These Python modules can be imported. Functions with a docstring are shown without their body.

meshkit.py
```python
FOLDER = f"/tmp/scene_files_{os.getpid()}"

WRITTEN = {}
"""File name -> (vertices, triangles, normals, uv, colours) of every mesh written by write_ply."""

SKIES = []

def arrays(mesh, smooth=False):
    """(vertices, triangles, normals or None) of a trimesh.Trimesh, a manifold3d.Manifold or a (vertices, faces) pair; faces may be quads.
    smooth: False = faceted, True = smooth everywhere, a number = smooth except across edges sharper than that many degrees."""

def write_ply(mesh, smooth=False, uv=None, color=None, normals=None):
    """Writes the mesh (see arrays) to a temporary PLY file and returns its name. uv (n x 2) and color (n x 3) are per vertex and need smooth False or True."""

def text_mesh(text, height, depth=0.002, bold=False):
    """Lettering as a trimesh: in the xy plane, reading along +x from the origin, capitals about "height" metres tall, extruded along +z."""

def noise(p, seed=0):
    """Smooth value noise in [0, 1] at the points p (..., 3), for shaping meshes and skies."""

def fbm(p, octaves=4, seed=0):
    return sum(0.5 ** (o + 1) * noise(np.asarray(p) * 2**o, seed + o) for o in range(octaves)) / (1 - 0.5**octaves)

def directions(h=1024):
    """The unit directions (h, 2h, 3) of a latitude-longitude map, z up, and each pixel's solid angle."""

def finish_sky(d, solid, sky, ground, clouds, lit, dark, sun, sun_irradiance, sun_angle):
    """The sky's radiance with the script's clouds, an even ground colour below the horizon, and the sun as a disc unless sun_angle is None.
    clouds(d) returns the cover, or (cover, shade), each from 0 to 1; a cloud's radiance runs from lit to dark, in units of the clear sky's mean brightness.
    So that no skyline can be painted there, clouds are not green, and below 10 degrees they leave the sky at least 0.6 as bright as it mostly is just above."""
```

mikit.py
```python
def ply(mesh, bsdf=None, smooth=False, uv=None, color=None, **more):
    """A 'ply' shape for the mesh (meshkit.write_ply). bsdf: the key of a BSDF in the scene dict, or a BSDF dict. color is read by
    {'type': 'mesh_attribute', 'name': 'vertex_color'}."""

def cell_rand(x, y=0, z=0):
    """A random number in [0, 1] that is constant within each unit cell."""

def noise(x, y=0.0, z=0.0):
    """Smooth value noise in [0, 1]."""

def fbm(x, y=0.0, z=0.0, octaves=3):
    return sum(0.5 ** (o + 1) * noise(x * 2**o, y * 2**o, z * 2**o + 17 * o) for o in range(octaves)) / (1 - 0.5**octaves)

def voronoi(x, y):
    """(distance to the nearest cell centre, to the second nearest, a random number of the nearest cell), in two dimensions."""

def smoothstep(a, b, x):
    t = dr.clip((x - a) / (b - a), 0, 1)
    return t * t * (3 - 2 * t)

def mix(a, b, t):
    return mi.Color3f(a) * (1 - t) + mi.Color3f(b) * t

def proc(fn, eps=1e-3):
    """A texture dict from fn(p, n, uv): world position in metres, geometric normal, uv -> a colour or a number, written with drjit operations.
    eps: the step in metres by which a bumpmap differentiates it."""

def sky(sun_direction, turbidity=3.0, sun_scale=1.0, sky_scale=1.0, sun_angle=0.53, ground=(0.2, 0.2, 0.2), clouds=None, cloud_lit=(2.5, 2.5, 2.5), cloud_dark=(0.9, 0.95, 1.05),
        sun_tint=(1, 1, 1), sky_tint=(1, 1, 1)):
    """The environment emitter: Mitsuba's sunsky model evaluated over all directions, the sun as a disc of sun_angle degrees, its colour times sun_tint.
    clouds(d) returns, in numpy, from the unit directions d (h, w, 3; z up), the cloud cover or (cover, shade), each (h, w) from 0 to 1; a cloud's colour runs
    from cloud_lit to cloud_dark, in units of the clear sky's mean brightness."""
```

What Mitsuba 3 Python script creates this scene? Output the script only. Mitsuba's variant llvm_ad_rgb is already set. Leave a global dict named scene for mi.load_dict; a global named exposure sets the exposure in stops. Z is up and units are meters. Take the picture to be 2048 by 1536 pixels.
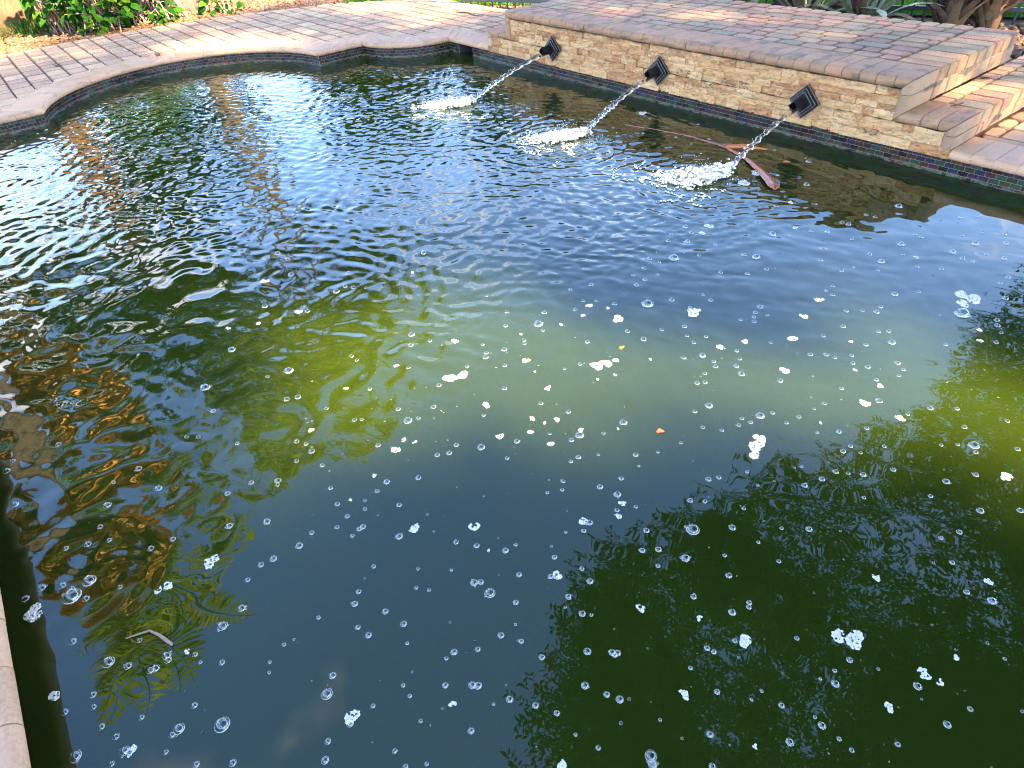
import math, random
import numpy as np, trimesh, mitsuba as mi, drjit as dr, mikit, meshkit
from shapely.geometry import Polygon, Point, box as sbox
from shapely.ops import unary_union
from shapely import affinity

T = mi.ScalarTransform4f
RNG = np.random.default_rng(7)
random.seed(7)
scene, labels = {}, {}

# ------------------------------------------------------------------ camera, sky, exposure
CAM = np.array([2.1798, -4.0468, 1.5523])
FWD = np.array([-0.62350507, 0.44783902, -0.64084447])
UPV = np.array([-0.4703026, 0.4399471, 0.7650242])
scene['camera'] = {'type': 'perspective', 'fov': 77.976, 'fov_axis': 'x', 'near_clip': 0.02, 'far_clip': 2000.0,
                   'to_world': T().look_at(origin=CAM.tolist(), target=(CAM + FWD).tolist(), up=UPV.tolist())}
SUN_AZ, SUN_EL = math.radians(20), math.radians(45)
SUN = np.array([math.cos(SUN_AZ) * math.cos(SUN_EL), math.sin(SUN_AZ) * math.cos(SUN_EL), math.sin(SUN_EL)])


def clouds(d):
    az = np.degrees(np.arctan2(d[..., 1], d[..., 0])) % 360
    el = np.degrees(np.arcsin(np.clip(d[..., 2], -1, 1)))
    q = d / np.maximum(d[..., 2:3] + 0.25, 0.2)
    n = meshkit.fbm(q * np.array([3.0, 3.0, 3.0]) + 11.3, 5, 3)
    bank = np.exp(-((az - 186) / 24) ** 2 - ((el - 19) / 9) ** 2)
    wisp = np.exp(-((az - 102) / 10) ** 2 - ((el - 23) / 4) ** 2)
    back = np.clip((np.abs((az - 324 + 180) % 360 - 180) - 0) / 180, 0, 1)      # more cloud added away from the view, to whiten the blue shade light
    t = n - 0.60 - 0.045 * back + 0.30 * bank + 0.06 * wisp
    cover = np.clip(t / 0.10, 0, 1)
    return cover * cover * (3 - 2 * cover), np.clip(0.55 - 2.2 * t, 0, 0.8)


scene['sky'] = mikit.sky(SUN.tolist(), turbidity=2.0, sky_scale=1.9, sky_tint=(1.04, 0.97, 1.0), sun_scale=1.75, sun_angle=2.0, clouds=clouds, cloud_lit=(1.9, 1.9, 1.95), cloud_dark=(1.1, 1.15, 1.25), sun_tint=(1.0, 0.93, 0.78))
exposure = 4.55

# ------------------------------------------------------------------ levels (metres above the water)
DK, S1, TOP = 0.145, 0.290, 0.466          # pool deck, step, raised patio
XL, XR, XL2, XR2 = -3.06, 0.61, -3.35, 0.905  # patio sides and outer step sides
DEPTH = 1.345


# ------------------------------------------------------------------ materials
def pal(u, cols):
    """piecewise palette: u in [0,1) picks one of the colours"""
    c = mi.Color3f(*cols[0])
    for i in range(1, len(cols)):
        c = dr.select(u >= i / len(cols), mi.Color3f(*cols[i]), c)
    return c


def principled(fn=None, rough=0.6, bump=None, bump_scale=1.0, eps=2e-3, col=None, two=False, **kw):
    b = {'type': 'principled', 'roughness': rough, 'base_color': mikit.proc(fn) if fn else {'type': 'rgb', 'value': list(col)}, **kw}
    if bump:
        b = {'type': 'bumpmap', 'arbitrary': mikit.proc(bump, eps), 'scale': bump_scale, 'bsdf': b}
    if two:
        b = {'type': 'twosided', 'bsdf': b}
    return b


def paver_c(p, n, uv):
    c = pal(uv.x, [(0.308, 0.149, 0.079), (0.282, 0.162, 0.083), (0.327, 0.173, 0.088), (0.260, 0.168, 0.079), (0.323, 0.191, 0.087), (0.282, 0.133, 0.074), (0.308, 0.164, 0.079), (0.246, 0.162, 0.083)])
    m = mikit.fbm(p.x * 9 + uv.y * 90, p.y * 9, p.z * 9, 3)
    g = mikit.noise(p.x * 170, p.y * 170, p.z * 170)
    st = mikit.smoothstep(0.55, 0.75, mikit.fbm(p.x * 2.2 + 5, p.y * 2.2, p.z * 2.2 + 3, 4))
    return c * (0.55 + 0.66 * m + 0.30 * (g - 0.5)) * (1 - 0.30 * st) * (1 - 0.30 * mikit.smoothstep(0.97, 0.80, n.z) * mikit.smoothstep(0.1, 0.4, n.z))  # last factor paints joint shade onto the sloping bevels


def deck_c(p, n, uv):
    c = pal(uv.x, [(0.427, 0.231, 0.121), (0.364, 0.194, 0.105), (0.445, 0.251, 0.131), (0.421, 0.249, 0.125), (0.477, 0.282, 0.142), (0.340, 0.179, 0.099), (0.409, 0.224, 0.117), (0.384, 0.220, 0.119)])
    m = mikit.fbm(p.x * 6 + uv.y * 90, p.y * 11, p.z * 9, 3)
    g = mikit.noise(p.x * 150, p.y * 150, p.z * 150)
    return c * (0.72 + 0.42 * m + 0.2 * (g - 0.5)) * (1 - 0.36 * mikit.smoothstep(0.97, 0.80, n.z))      # bevels painted darker, standing in for the shade along the joints


def brick_c(p, n, uv):     # riser bricks: warm tan with black algae
    c = pal(uv.x, [(0.268, 0.154, 0.076), (0.258, 0.146, 0.076), (0.283, 0.171, 0.087), (0.247, 0.138, 0.073)])
    m = mikit.fbm(p.x * 12, p.y * 12 + uv.y * 50, p.z * 12, 3)
    g = mikit.noise(p.x * 160, p.y * 160, p.z * 160)
    a = mikit.smoothstep(0.56, 0.70, mikit.fbm(p.x * 7 + 2, p.y * 6, p.z * 16, 4)) * mikit.smoothstep(0.15, 0.55, mikit.noise(p.y * 2.1 + 4.2, p.x * 3.0)) 
    return mikit.mix(c * (0.78 + 0.36 * m + 0.15 * (g - 0.5)), (.035, .03, .025), 0.9 * a)


def coping_c(p, n, uv):
    c = pal(uv.x, [(0.319, 0.156, 0.071), (0.303, 0.150, 0.071), (0.334, 0.159, 0.071), (0.292, 0.147, 0.069)])
    m = mikit.fbm(p.x * 7 + uv.y * 90, p.y * 7, p.z * 7, 3)
    g = mikit.noise(p.x * 190, p.y * 190, p.z * 190)
    d = mikit.smoothstep(0.52, 0.75, mikit.fbm(p.x * 14 + 9, p.y * 14, p.z * 26, 4))
    return mikit.mix(c * (0.70 + 0.44 * m + 0.30 * (g - 0.5)), (.06, .048, .036), 0.55 * d)


def rimcoping_c(p, n, uv):
    c = pal(uv.x, [(0.441, 0.230, 0.118), (0.458, 0.241, 0.124), (0.433, 0.234, 0.118), (0.463, 0.250, 0.128)])
    m = mikit.fbm(p.x * 5 + uv.y * 90, p.y * 5, p.z * 5, 3)
    g = mikit.noise(p.x * 210, p.y * 210, p.z * 210)
    d = mikit.smoothstep(0.56, 0.78, mikit.fbm(p.x * 11 + 4, p.y * 11, p.z * 30, 4))
    return mikit.mix(c * (0.80 + 0.28 * m + 0.24 * (g - 0.5)), (.16, .11, .075), 0.45 * d)


def stone_c(p, n, uv):     # split-face travertine
    c = pal(uv.x, [(0.426, 0.192, 0.063), (0.473, 0.236, 0.084), (0.370, 0.155, 0.046), (0.513, 0.281, 0.110), (0.431, 0.210, 0.070), (0.339, 0.134, 0.038), (0.461, 0.219, 0.072), (0.487, 0.254, 0.095)])
    m = mikit.fbm(p.x * 26 + uv.y * 70, p.y * 18, p.z * 55, 4)
    v = mikit.smoothstep(0.58, 0.68, mikit.fbm(p.x * 50 + uv.y * 30, p.y * 40, p.z * 120, 3))
    w = mikit.smoothstep(0.52, 0.70, mikit.fbm(p.x * 34 + uv.y * 10, p.y * 40, p.z * 60 + 7, 3))
    c = mikit.mix(c * (0.58 + 0.78 * m) * (1 - 0.40 * v), (.44, .30, .165), 0.40 * w)
    lich = mikit.smoothstep(0.5, 0.72, mikit.noise(p.x * 130, p.y * 130, p.z * 130)) * mikit.smoothstep(0.985, 0.99, uv.y)
    rust = mikit.smoothstep(0.10, 0.0, dr.abs(p.x - 0.02)) * mikit.smoothstep(0.155, 0.10, p.z)
    c = mikit.mix(c, (.33, .17, .035), 0.6 * rust * mikit.noise(p.x * 60, p.z * 12))
    for x0 in (-2.4, -1.2, 0.0):
        drip = mikit.smoothstep(0.055, 0.0, dr.abs(p.x - x0 + 0.02 * mikit.noise(p.z * 40, x0 * 7))) * mikit.smoothstep(0.20, 0.16, p.z) * mikit.noise(p.x * 70 + 3, p.z * 9)
        c = mikit.mix(c, (.20, .12, .05), 0.45 * drip)
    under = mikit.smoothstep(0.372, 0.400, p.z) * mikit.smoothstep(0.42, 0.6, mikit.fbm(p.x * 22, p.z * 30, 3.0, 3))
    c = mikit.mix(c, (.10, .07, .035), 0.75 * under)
    return mikit.mix(c, (.045, .045, .03), lich)


def stone_b(p, n, uv):
    return mikit.fbm(p.x * 55 + uv.y * 70, p.y * 55, p.z * 80, 3) * 0.010


def rough_b(p, n, uv):
    return mikit.fbm(p.x * 90, p.y * 90, p.z * 90, 2) * 0.0022


def tile_c(p, n, uv):
    c = pal(uv.x, [(0.020, 0.011, 0.005), (0.034, 0.017, 0.014), (0.025, 0.023, 0.036), (0.027, 0.048, 0.027), (0.076, 0.017, 0.019), (0.014, 0.010, 0.008), (0.034, 0.035, 0.016), (0.037, 0.020, 0.036),
                   (0.062, 0.023, 0.011), (0.020, 0.012, 0.009), (0.034, 0.057, 0.032), (0.068, 0.043, 0.011)])
    c = c * (0.35 + 0.55 * mikit.fbm(p.x * 120 + uv.y * 40, p.y * 120, p.z * 120, 2))
    scum = mikit.smoothstep(0.030, 0.006, p.z + 0.012 * (mikit.fbm(p.x * 18, p.y * 18, 2.0, 3) - 0.5)) * mikit.smoothstep(0.3, 0.7, mikit.fbm(p.x * 45, p.y * 45, p.z * 60, 3))
    return mikit.mix(c, (.13, .12, .07), 0.6 * scum)


def leaf_c(p, n, uv):
    c = pal(uv.x, [(0.020, 0.074, 0.011), (0.026, 0.093, 0.013), (0.015, 0.056, 0.009), (0.036, 0.104, 0.011), (0.023, 0.082, 0.014), (0.053, 0.119, 0.011)])
    return c * (0.75 + 0.5 * mikit.noise(p.x * 25 + uv.y * 40, p.y * 25, p.z * 25))


def dark_leaf_c(p, n, uv):
    c = pal(uv.x, [(0.026, 0.056, 0.013), (0.038, 0.075, 0.014), (0.021, 0.045, 0.011), (0.049, 0.083, 0.015)])
    return c * (0.7 + 0.6 * mikit.noise(p.x * 3, p.y * 3, p.z * 3))


def mid_leaf_c(p, n, uv):
    c = pal(uv.x, [(0.184, 0.267, 0.036), (0.251, 0.345, 0.047), (0.144, 0.217, 0.032), (0.316, 0.357, 0.054), (0.225, 0.306, 0.040)])
    return c * (0.6 + 0.8 * mikit.noise(p.x * 4, p.y * 4, p.z * 4))


def strap_c(p, n, uv):
    c = pal(uv.x, [(0.208, 0.232, 0.135), (0.176, 0.208, 0.108), (0.240, 0.248, 0.156), (0.192, 0.208, 0.081), (0.264, 0.232, 0.129)])
    return c * (0.75 + 0.5 * mikit.fbm(p.x * 30 + uv.y * 20, p.y * 30, p.z * 12, 3))


def husk_c(p, n, uv):
    c = pal(uv.x, [(0.091, 0.047, 0.022), (0.137, 0.079, 0.038), (0.062, 0.032, 0.016), (0.173, 0.108, 0.054)])
    return c * (0.55 + 0.9 * mikit.fbm(p.x * 60 + uv.y * 30, p.y * 60, p.z * 8, 3))


def bark_c(p, n, uv):
    m = mikit.fbm(p.x * 10, p.y * 10, p.z * 5, 4)
    return mikit.mix((.045, .036, .028), (.115, .095, .075), mikit.smoothstep(0.3, 0.65, m)) * (0.8 + 0.4 * mikit.noise(p.x * 50, p.y * 50, p.z * 20))


def pebble_c(p, n, uv):
    c = pal(uv.x, [(0.114, 0.061, 0.026), (0.124, 0.071, 0.035), (0.098, 0.041, 0.012), (0.127, 0.075, 0.038), (0.087, 0.031, 0.008), (0.111, 0.053, 0.020), (0.120, 0.067, 0.031), (0.105, 0.048, 0.017)])
    return c * (0.78 + 0.4 * mikit.fbm(p.x * 45, p.y * 45, p.z * 45, 3))


def soil_c(p, n, uv):
    m = mikit.fbm(p.x * 6, p.y * 6, 1.0, 4)
    return mikit.mix((.05, .03, .015), (.11, .068, .034), m)


def lawn_c(p, n, uv):
    m = mikit.fbm(p.x * 1.5, p.y * 1.5, 1.0, 4)
    return mikit.mix((.03, .08, .01), (.06, .13, .015), m)


def skin_w(p, n, uv):      # how much froth the bubble skin carries: uv.y runs from the rim (0) to the crown (1)
    return mikit.smoothstep(0.14, 0.01, uv.y) * 0.62 + 0.003


def frond_c(p, n, uv):
    m = mikit.fbm(uv.x * 6, uv.y * 40, 2.0, 3)
    return mikit.mix((.075, .018, .022), (.44, .12, .028), mikit.smoothstep(0.38, 0.60, m))


def tan_c(p, n, uv):
    c = pal(uv.x, [(0.789, 0.461, 0.123), (0.940, 0.614, 0.190), (0.621, 0.334, 0.088), (0.864, 0.557, 0.155)])
    return c * (0.75 + 0.5 * mikit.noise(p.x * 5, p.y * 5, p.z * 5))


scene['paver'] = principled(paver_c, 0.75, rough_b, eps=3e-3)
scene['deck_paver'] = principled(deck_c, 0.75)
scene['riser_brick'] = principled(brick_c, 0.8)
scene['coping'] = principled(coping_c, 0.75, rough_b, eps=3e-3)
scene['rim_coping'] = principled(rimcoping_c, 0.65)
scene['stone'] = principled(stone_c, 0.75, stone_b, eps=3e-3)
scene['tile'] = principled(tile_c, 0.22, specular=0.18)
scene['grout'] = principled(None, 0.8, col=(.165, .125, .085))
scene['mortar'] = principled(None, 0.8, col=(.52, .45, .38))
scene['joint_sand'] = principled(None, 0.9, col=(.075, .045, .028))
scene['dark_gap'] = principled(None, 0.9, col=(.015, .013, .012))
scene['bronze'] = principled(None, 0.55, col=(.010, .0075, .0075), specular=0.15)
scene['orange_stalk'] = principled(None, 0.35, col=(.36, .10, .02), two=True)
scene['worn_edge'] = principled(None, 0.4, col=(.22, .17, .13))
scene['fence_metal'] = principled(None, 0.45, col=(.035, .04, .045), specular=0.5)
scene['leaf'] = {'type': 'principledthin', 'base_color': mikit.proc(leaf_c), 'roughness': 0.45, 'diff_trans': 0.9, 'spec_trans': 0.0, 'eta': 1.4}
scene['dark_leaf'] = {'type': 'principledthin', 'base_color': mikit.proc(dark_leaf_c), 'roughness': 0.5, 'diff_trans': 0.7, 'spec_trans': 0.0, 'eta': 1.4}
scene['mid_leaf'] = {'type': 'principledthin', 'base_color': mikit.proc(mid_leaf_c), 'roughness': 0.5, 'diff_trans': 0.8, 'spec_trans': 0.0, 'eta': 1.4}
scene['strap_leaf'] = principled(strap_c, 0.5, two=True)
scene['husk'] = principled(husk_c, 0.85, two=True)
scene['bark'] = principled(bark_c, 0.9)
scene['pebble'] = principled(pebble_c, 0.55)
scene['soil'] = principled(soil_c, 0.95)
scene['lawn_soil'] = principled(lawn_c, 0.95)
scene['grass_blade'] = {'type': 'principledthin', 'base_color': {'type': 'rgb', 'value': [.07, .20, .015]}, 'roughness': 0.5, 'diff_trans': 0.9, 'spec_trans': 0.0, 'eta': 1.4}
scene['murky_water'] = {'type': 'plastic', 'int_ior': 1.44, 'ext_ior': 1.0, 'nonlinear': False, 'diffuse_reflectance': {'type': 'rgb', 'value': [.0124, .0208, .0023]}}
scene['clear_water'] = {'type': 'dielectric', 'int_ior': 1.333, 'ext_ior': 1.0}
scene['froth'] = principled(None, 0.35, col=(.62, .57, .44), specular=0.5)
scene['foam'] = principled(None, 0.4, col=(.48, .435, .35), specular=0.4)
scene['bubble_skin'] = {'type': 'blendbsdf', 'weight': mikit.proc(skin_w), 'a': {'type': 'thindielectric', 'int_ior': 1.62, 'ext_ior': 1.0},
                        'b': {'type': 'twosided', 'bsdf': principled(None, 0.3, col=(.66, .60, .48), specular=0.5)}}
scene['frond_skin'] = principled(frond_c, 0.28, two=True, specular=0.6)
scene['tan_frond'] = principled(tan_c, 0.8, two=True)
scene['orange_petal'] = principled(None, 0.5, col=(.55, .13, .03), two=True)
scene['twig_bark'] = principled(None, 0.7, col=(.26, .16, .10))
scene['basin'] = principled(None, 0.8, col=(.10, .13, .05))


scene = {(k if k in ('camera', 'sky') else 'mat_' + k): v for k, v in scene.items()}


def ply(mesh, mat, **kw): return mikit.ply(mesh, 'mat_' + mat, **kw)


# ------------------------------------------------------------------ mesh helpers
class MB:
    """collects vertices, triangles and one uv per vertex"""
    def __init__(s): s.v, s.f, s.u, s.n = [], [], [], 0

    def add(s, v, f, uv=(0.0, 0.0)):
        v = np.asarray(v, float); f = np.asarray(f, int)
        if f.shape[1] == 4: f = np.vstack([f[:, [0, 1, 2]], f[:, [0, 2, 3]]])
        uv = np.asarray(uv, float)
        s.v.append(v); s.f.append(f + s.n); s.u.append(np.broadcast_to(uv, (len(v), 2)) if uv.ndim == 1 else uv); s.n += len(v)
        return s

    def get(s): return np.vstack(s.v), np.vstack(s.f), np.vstack(s.u)


def put(key, mb, bsdf, smooth=False):
    if key in scene:
        i = 1
        while f'{key}_{i:03d}' in scene: i += 1
        key = f'{key}_{i:03d}'
    v, f, u = mb.get() if isinstance(mb, MB) else mb
    scene[key] = ply((v, f), bsdf, smooth=smooth, uv=u)
    return key


COUNT = {}


def numbered(name):
    k = COUNT.get(name, 0); COUNT[name] = k + 1
    return name if k == 0 else f'{name}_{k:03d}'


def part(parent, name, mb, bsdf, smooth=False, label=None, kind=None):
    key = numbered(parent + '__' + name)
    v, f, u = mb.get() if isinstance(mb, MB) else mb
    scene[key] = ply((v, f), bsdf, smooth=smooth, uv=u)
    if label or kind: labels[key] = {**({'label': label} if label else {}), **({'kind': kind} if kind else {})}
    return key


def thing(name, label, cat, group=None):
    key = numbered(name)
    labels[key] = {'label': label, 'category': cat, **({'group': group} if group else {})}
    return key


def struct(name, mb, bsdf, smooth=False, label=None, kind='structure'):
    key = numbered(name)
    if mb is not None:
        v, f, u = mb.get() if isinstance(mb, MB) else mb
        scene[key] = ply((v, f), bsdf, smooth=smooth, uv=u)
    labels[key] = {'kind': kind, **({'label': label} if label else {})}
    return key


def ru(n=8): return np.array([(RNG.integers(n) + 0.5) / n, RNG.random() * 0.95])


def slab(poly, z0, z1, b=0.006, top_jit=0.0):
    """prism of a convex plan polygon with bevelled top edge; faceted"""
    p = np.asarray(poly, float); n = len(p); c = p.mean(0)
    d = c - p; d /= np.linalg.norm(d, axis=1, keepdims=True)
    tilt = (RNG.random(2) - 0.5) * top_jit
    zt = z1 + (p - c) @ tilt
    v = np.vstack([np.c_[p, np.full(n, z0)], np.c_[p, zt - b], np.c_[p + d * b * 1.35, zt], [[c[0], c[1], z1]]])
    i = np.arange(n); j = (i + 1) % n
    f = np.vstack([np.c_[i, j, j + n], np.c_[i, j + n, i + n], np.c_[i + n, j + n, j + 2 * n], np.c_[i + n, j + 2 * n, i + 2 * n], np.c_[i + 2 * n, j + 2 * n, np.full(n, 3 * n)]])
    return v, f


def rounded_rect(x0, x1, y0, y1, r=0.012, jit=0.002):
    q = np.array([(x0 + r, y0), (x1 - r, y0), (x1, y0 + r), (x1, y1 - r), (x1 - r, y1), (x0 + r, y1), (x0, y1 - r), (x0, y0 + r)])
    return q + (RNG.random(q.shape) - 0.5) * jit


_hull = {}


def cbox(lo, hi, b=0.003):
    """bevelled box"""
    lo, hi = np.asarray(lo, float), np.asarray(hi, float)
    b = min(b, 0.45 * (hi - lo).min())
    pts, unit = [], []
    for sx in (0, 1):
        for sy in (0, 1):
            for sz in (0, 1):
                s = np.array([sx, sy, sz]); c = np.where(s, hi, lo); inn = np.where(s, -1, 1) * b
                for k in range(3):
                    q = c + inn; q[k] = c[k]; pts.append(q)
                    u = np.where(s, 1.0, -1.0) * 0.8; u[k] = 1.0 if s[k] else -1.0; unit.append(u)
    if 'f' not in _hull:
        h = trimesh.convex.convex_hull(np.array(unit))
        m = trimesh.Trimesh(np.array(unit), [[int(np.argmin(np.linalg.norm(np.array(unit) - h.vertices[k], axis=1))) for k in t] for t in h.faces], process=False)
        _hull['f'] = np.array(m.faces)
    return np.array(pts), _hull['f']


def plainbox(lo, hi):
    m = trimesh.creation.box(bounds=[lo, hi])
    return np.array(m.vertices), np.array(m.faces)


def rot(axis, a): return trimesh.transformations.rotation_matrix(a, axis)[:3, :3]


def tube(pts, rad, sides=10, caps=True):
    p = np.asarray(pts, float); t = np.gradient(p, axis=0); t /= np.linalg.norm(t, axis=1, keepdims=True)
    a = np.zeros_like(p); ref = np.array([0, 0, 1.0]) if abs(t[0, 2]) < 0.9 else np.array([1.0, 0, 0])
    for k in range(len(p)):
        x = np.cross(t[k], ref); x /= np.linalg.norm(x); a[k] = x; ref = np.cross(x, t[k])
    b = np.cross(t, a); g = np.arange(sides) * 2 * np.pi / sides
    rad = np.broadcast_to(np.asarray(rad, float).reshape(-1, 1) if np.ndim(rad) == 1 else rad, (len(p), sides))
    v = p[:, None] + rad[:, :, None] * (np.cos(g)[None, :, None] * a[:, None] + np.sin(g)[None, :, None] * b[:, None])
    i, j = np.meshgrid(np.arange(len(p) - 1), np.arange(sides), indexing='ij')
    q = np.stack([i * sides + j, i * sides + (j + 1) % sides, (i + 1) * sides + (j + 1) % sides, (i + 1) * sides + j], -1).reshape(-1, 4)
    f = np.vstack([q[:, [0, 1, 2]], q[:, [0, 2, 3]]]); v = v.reshape(-1, 3)
    if caps:
        n = len(v); v = np.vstack([v, p[0], p[-1]]); j = np.arange(sides); k = (j + 1) % sides; e = (len(p) - 1) * sides
        f = np.vstack([f, np.c_[np.full(sides, n), k, j], np.c_[np.full(sides, n + 1), e + j, e + k]])
    return v, f[:, ::-1]


def fix(v, f):
    m = trimesh.Trimesh(v, f, process=False); m.fix_normals(); return np.array(m.vertices), np.array(m.faces)


# ------------------------------------------------------------------ plan of the pool (tile face), counter-clockwise from the right end of the fountain wall
def circle3(a, b, c):
    A = np.array([[b[0] - a[0], b[1] - a[1]], [c[0] - a[0], c[1] - a[1]]]) * 2
    return np.linalg.solve(A, np.array([b @ b - a @ a, c @ c - a @ a]))


NEAR, RIGHT = -4.70, 3.4
P1, P2, P3 = np.array([-4.70, -1.21]), np.array([-5.85, -2.42]), np.array([-4.85, -3.73])
cc = circle3(P1, P2, P3); cr = np.linalg.norm(P1 - cc)
a1, a3 = math.atan2(*(P1 - cc)[::-1]), math.atan2(*(P3 - cc)[::-1])
if a3 < a1: a3 += 2 * math.pi
bay = [cc + cr * np.array([math.cos(a), math.sin(a)]) for a in np.linspace(a1, a3, 40)]
horn = [np.array([-4.70, -0.04]) + 0.64 * np.array([math.cos(a), math.sin(a)]) for a in np.linspace(0, -math.pi / 2, 14)]
PATH = [np.array([RIGHT, 0.0]), np.array([-4.06, 0.0])] + horn + [np.array([-4.70, -0.68])] + bay + [np.array([-4.83, NEAR]), np.array([RIGHT, NEAR])]
PATH = [p for k, p in enumerate(PATH) if k == 0 or np.linalg.norm(p - PATH[k - 1]) > 1e-3]
PATH = np.array(PATH)
POOL = Polygon(PATH)


def mitres(path, closed=False):
    d = np.diff(path, axis=0); d /= np.linalg.norm(d, axis=1, keepdims=True)
    nl = np.c_[-d[:, 1], d[:, 0]]
    m = np.vstack([nl[:1], nl[1:] + nl[:-1], nl[-1:]])
    m[1:-1] /= (1 + (nl[1:] * nl[:-1]).sum(1))[:, None]
    return m


def resample(path, s):
    """points and mitre vectors at arc lengths s, keeping the path's own corners in between"""
    L = np.r_[0, np.cumsum(np.linalg.norm(np.diff(path, axis=0), axis=1))]
    m = mitres(path)
    inner = L[(L > s[0] + 1e-6) & (L < s[-1] - 1e-6)]
    ss = np.unique(np.r_[s, inner])
    k = np.clip(np.searchsorted(L, ss, 'right') - 1, 0, len(L) - 2)
    t = ((ss - L[k]) / (L[k + 1] - L[k]))[:, None]
    return path[k] * (1 - t) + path[k + 1] * t, m[k] * (1 - t) + m[k + 1] * t


def length(path): return np.linalg.norm(np.diff(path, axis=0), axis=1).sum()


def sweep(pts, m, prof, z0, rev=False):
    """profile (d outward along m, z) carried along pts, capped; vertices doubled at the caps"""
    prof = np.asarray(prof, float); k, n = len(pts), len(prof)
    v = np.zeros((k, n, 3)); v[:, :, :2] = pts[:, None] + prof[None, :, :1] * m[:, None]; v[:, :, 2] = z0 + prof[:, 1]
    i, j = np.meshgrid(np.arange(k - 1), np.arange(n), indexing='ij')
    f = np.stack([i * n + j, i * n + (j + 1) % n, (i + 1) * n + (j + 1) % n, (i + 1) * n + j], -1).reshape(-1, 4)
    f = np.vstack([f[:, [0, 1, 2]], f[:, [0, 2, 3]]])
    caps = trimesh.creation.triangulate_polygon(Polygon(prof), engine='earcut')[1] if n > 4 else np.array([[0, 1, 2], [0, 2, 3]])
    V = np.vstack([v.reshape(-1, 3), v[0], v[-1]]); b = k * n
    F = np.vstack([f, caps[:, ::-1] + b, caps + b + n])
    return V, F


def bullnose(w, t, over, seg=7):
    r = t / 2; c = over - r
    arc = [(c + r * math.cos(a), r + r * math.sin(a)) for a in np.linspace(-math.pi / 2, math.pi / 2, seg)]
    e = -(w - over)
    return [(e, 0.0), (e + .004, 0.0)] + arc + [(e + .006, t), (e + .005, t), (e, t - .004), (e, t - .005)]


def shrink(prof, d):
    q = Polygon(prof).buffer(-d, join_style=2); return list(q.exterior.coords)[:-1][::-1] if not q.exterior.is_ccw else list(q.exterior.coords)[:-1]


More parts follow.
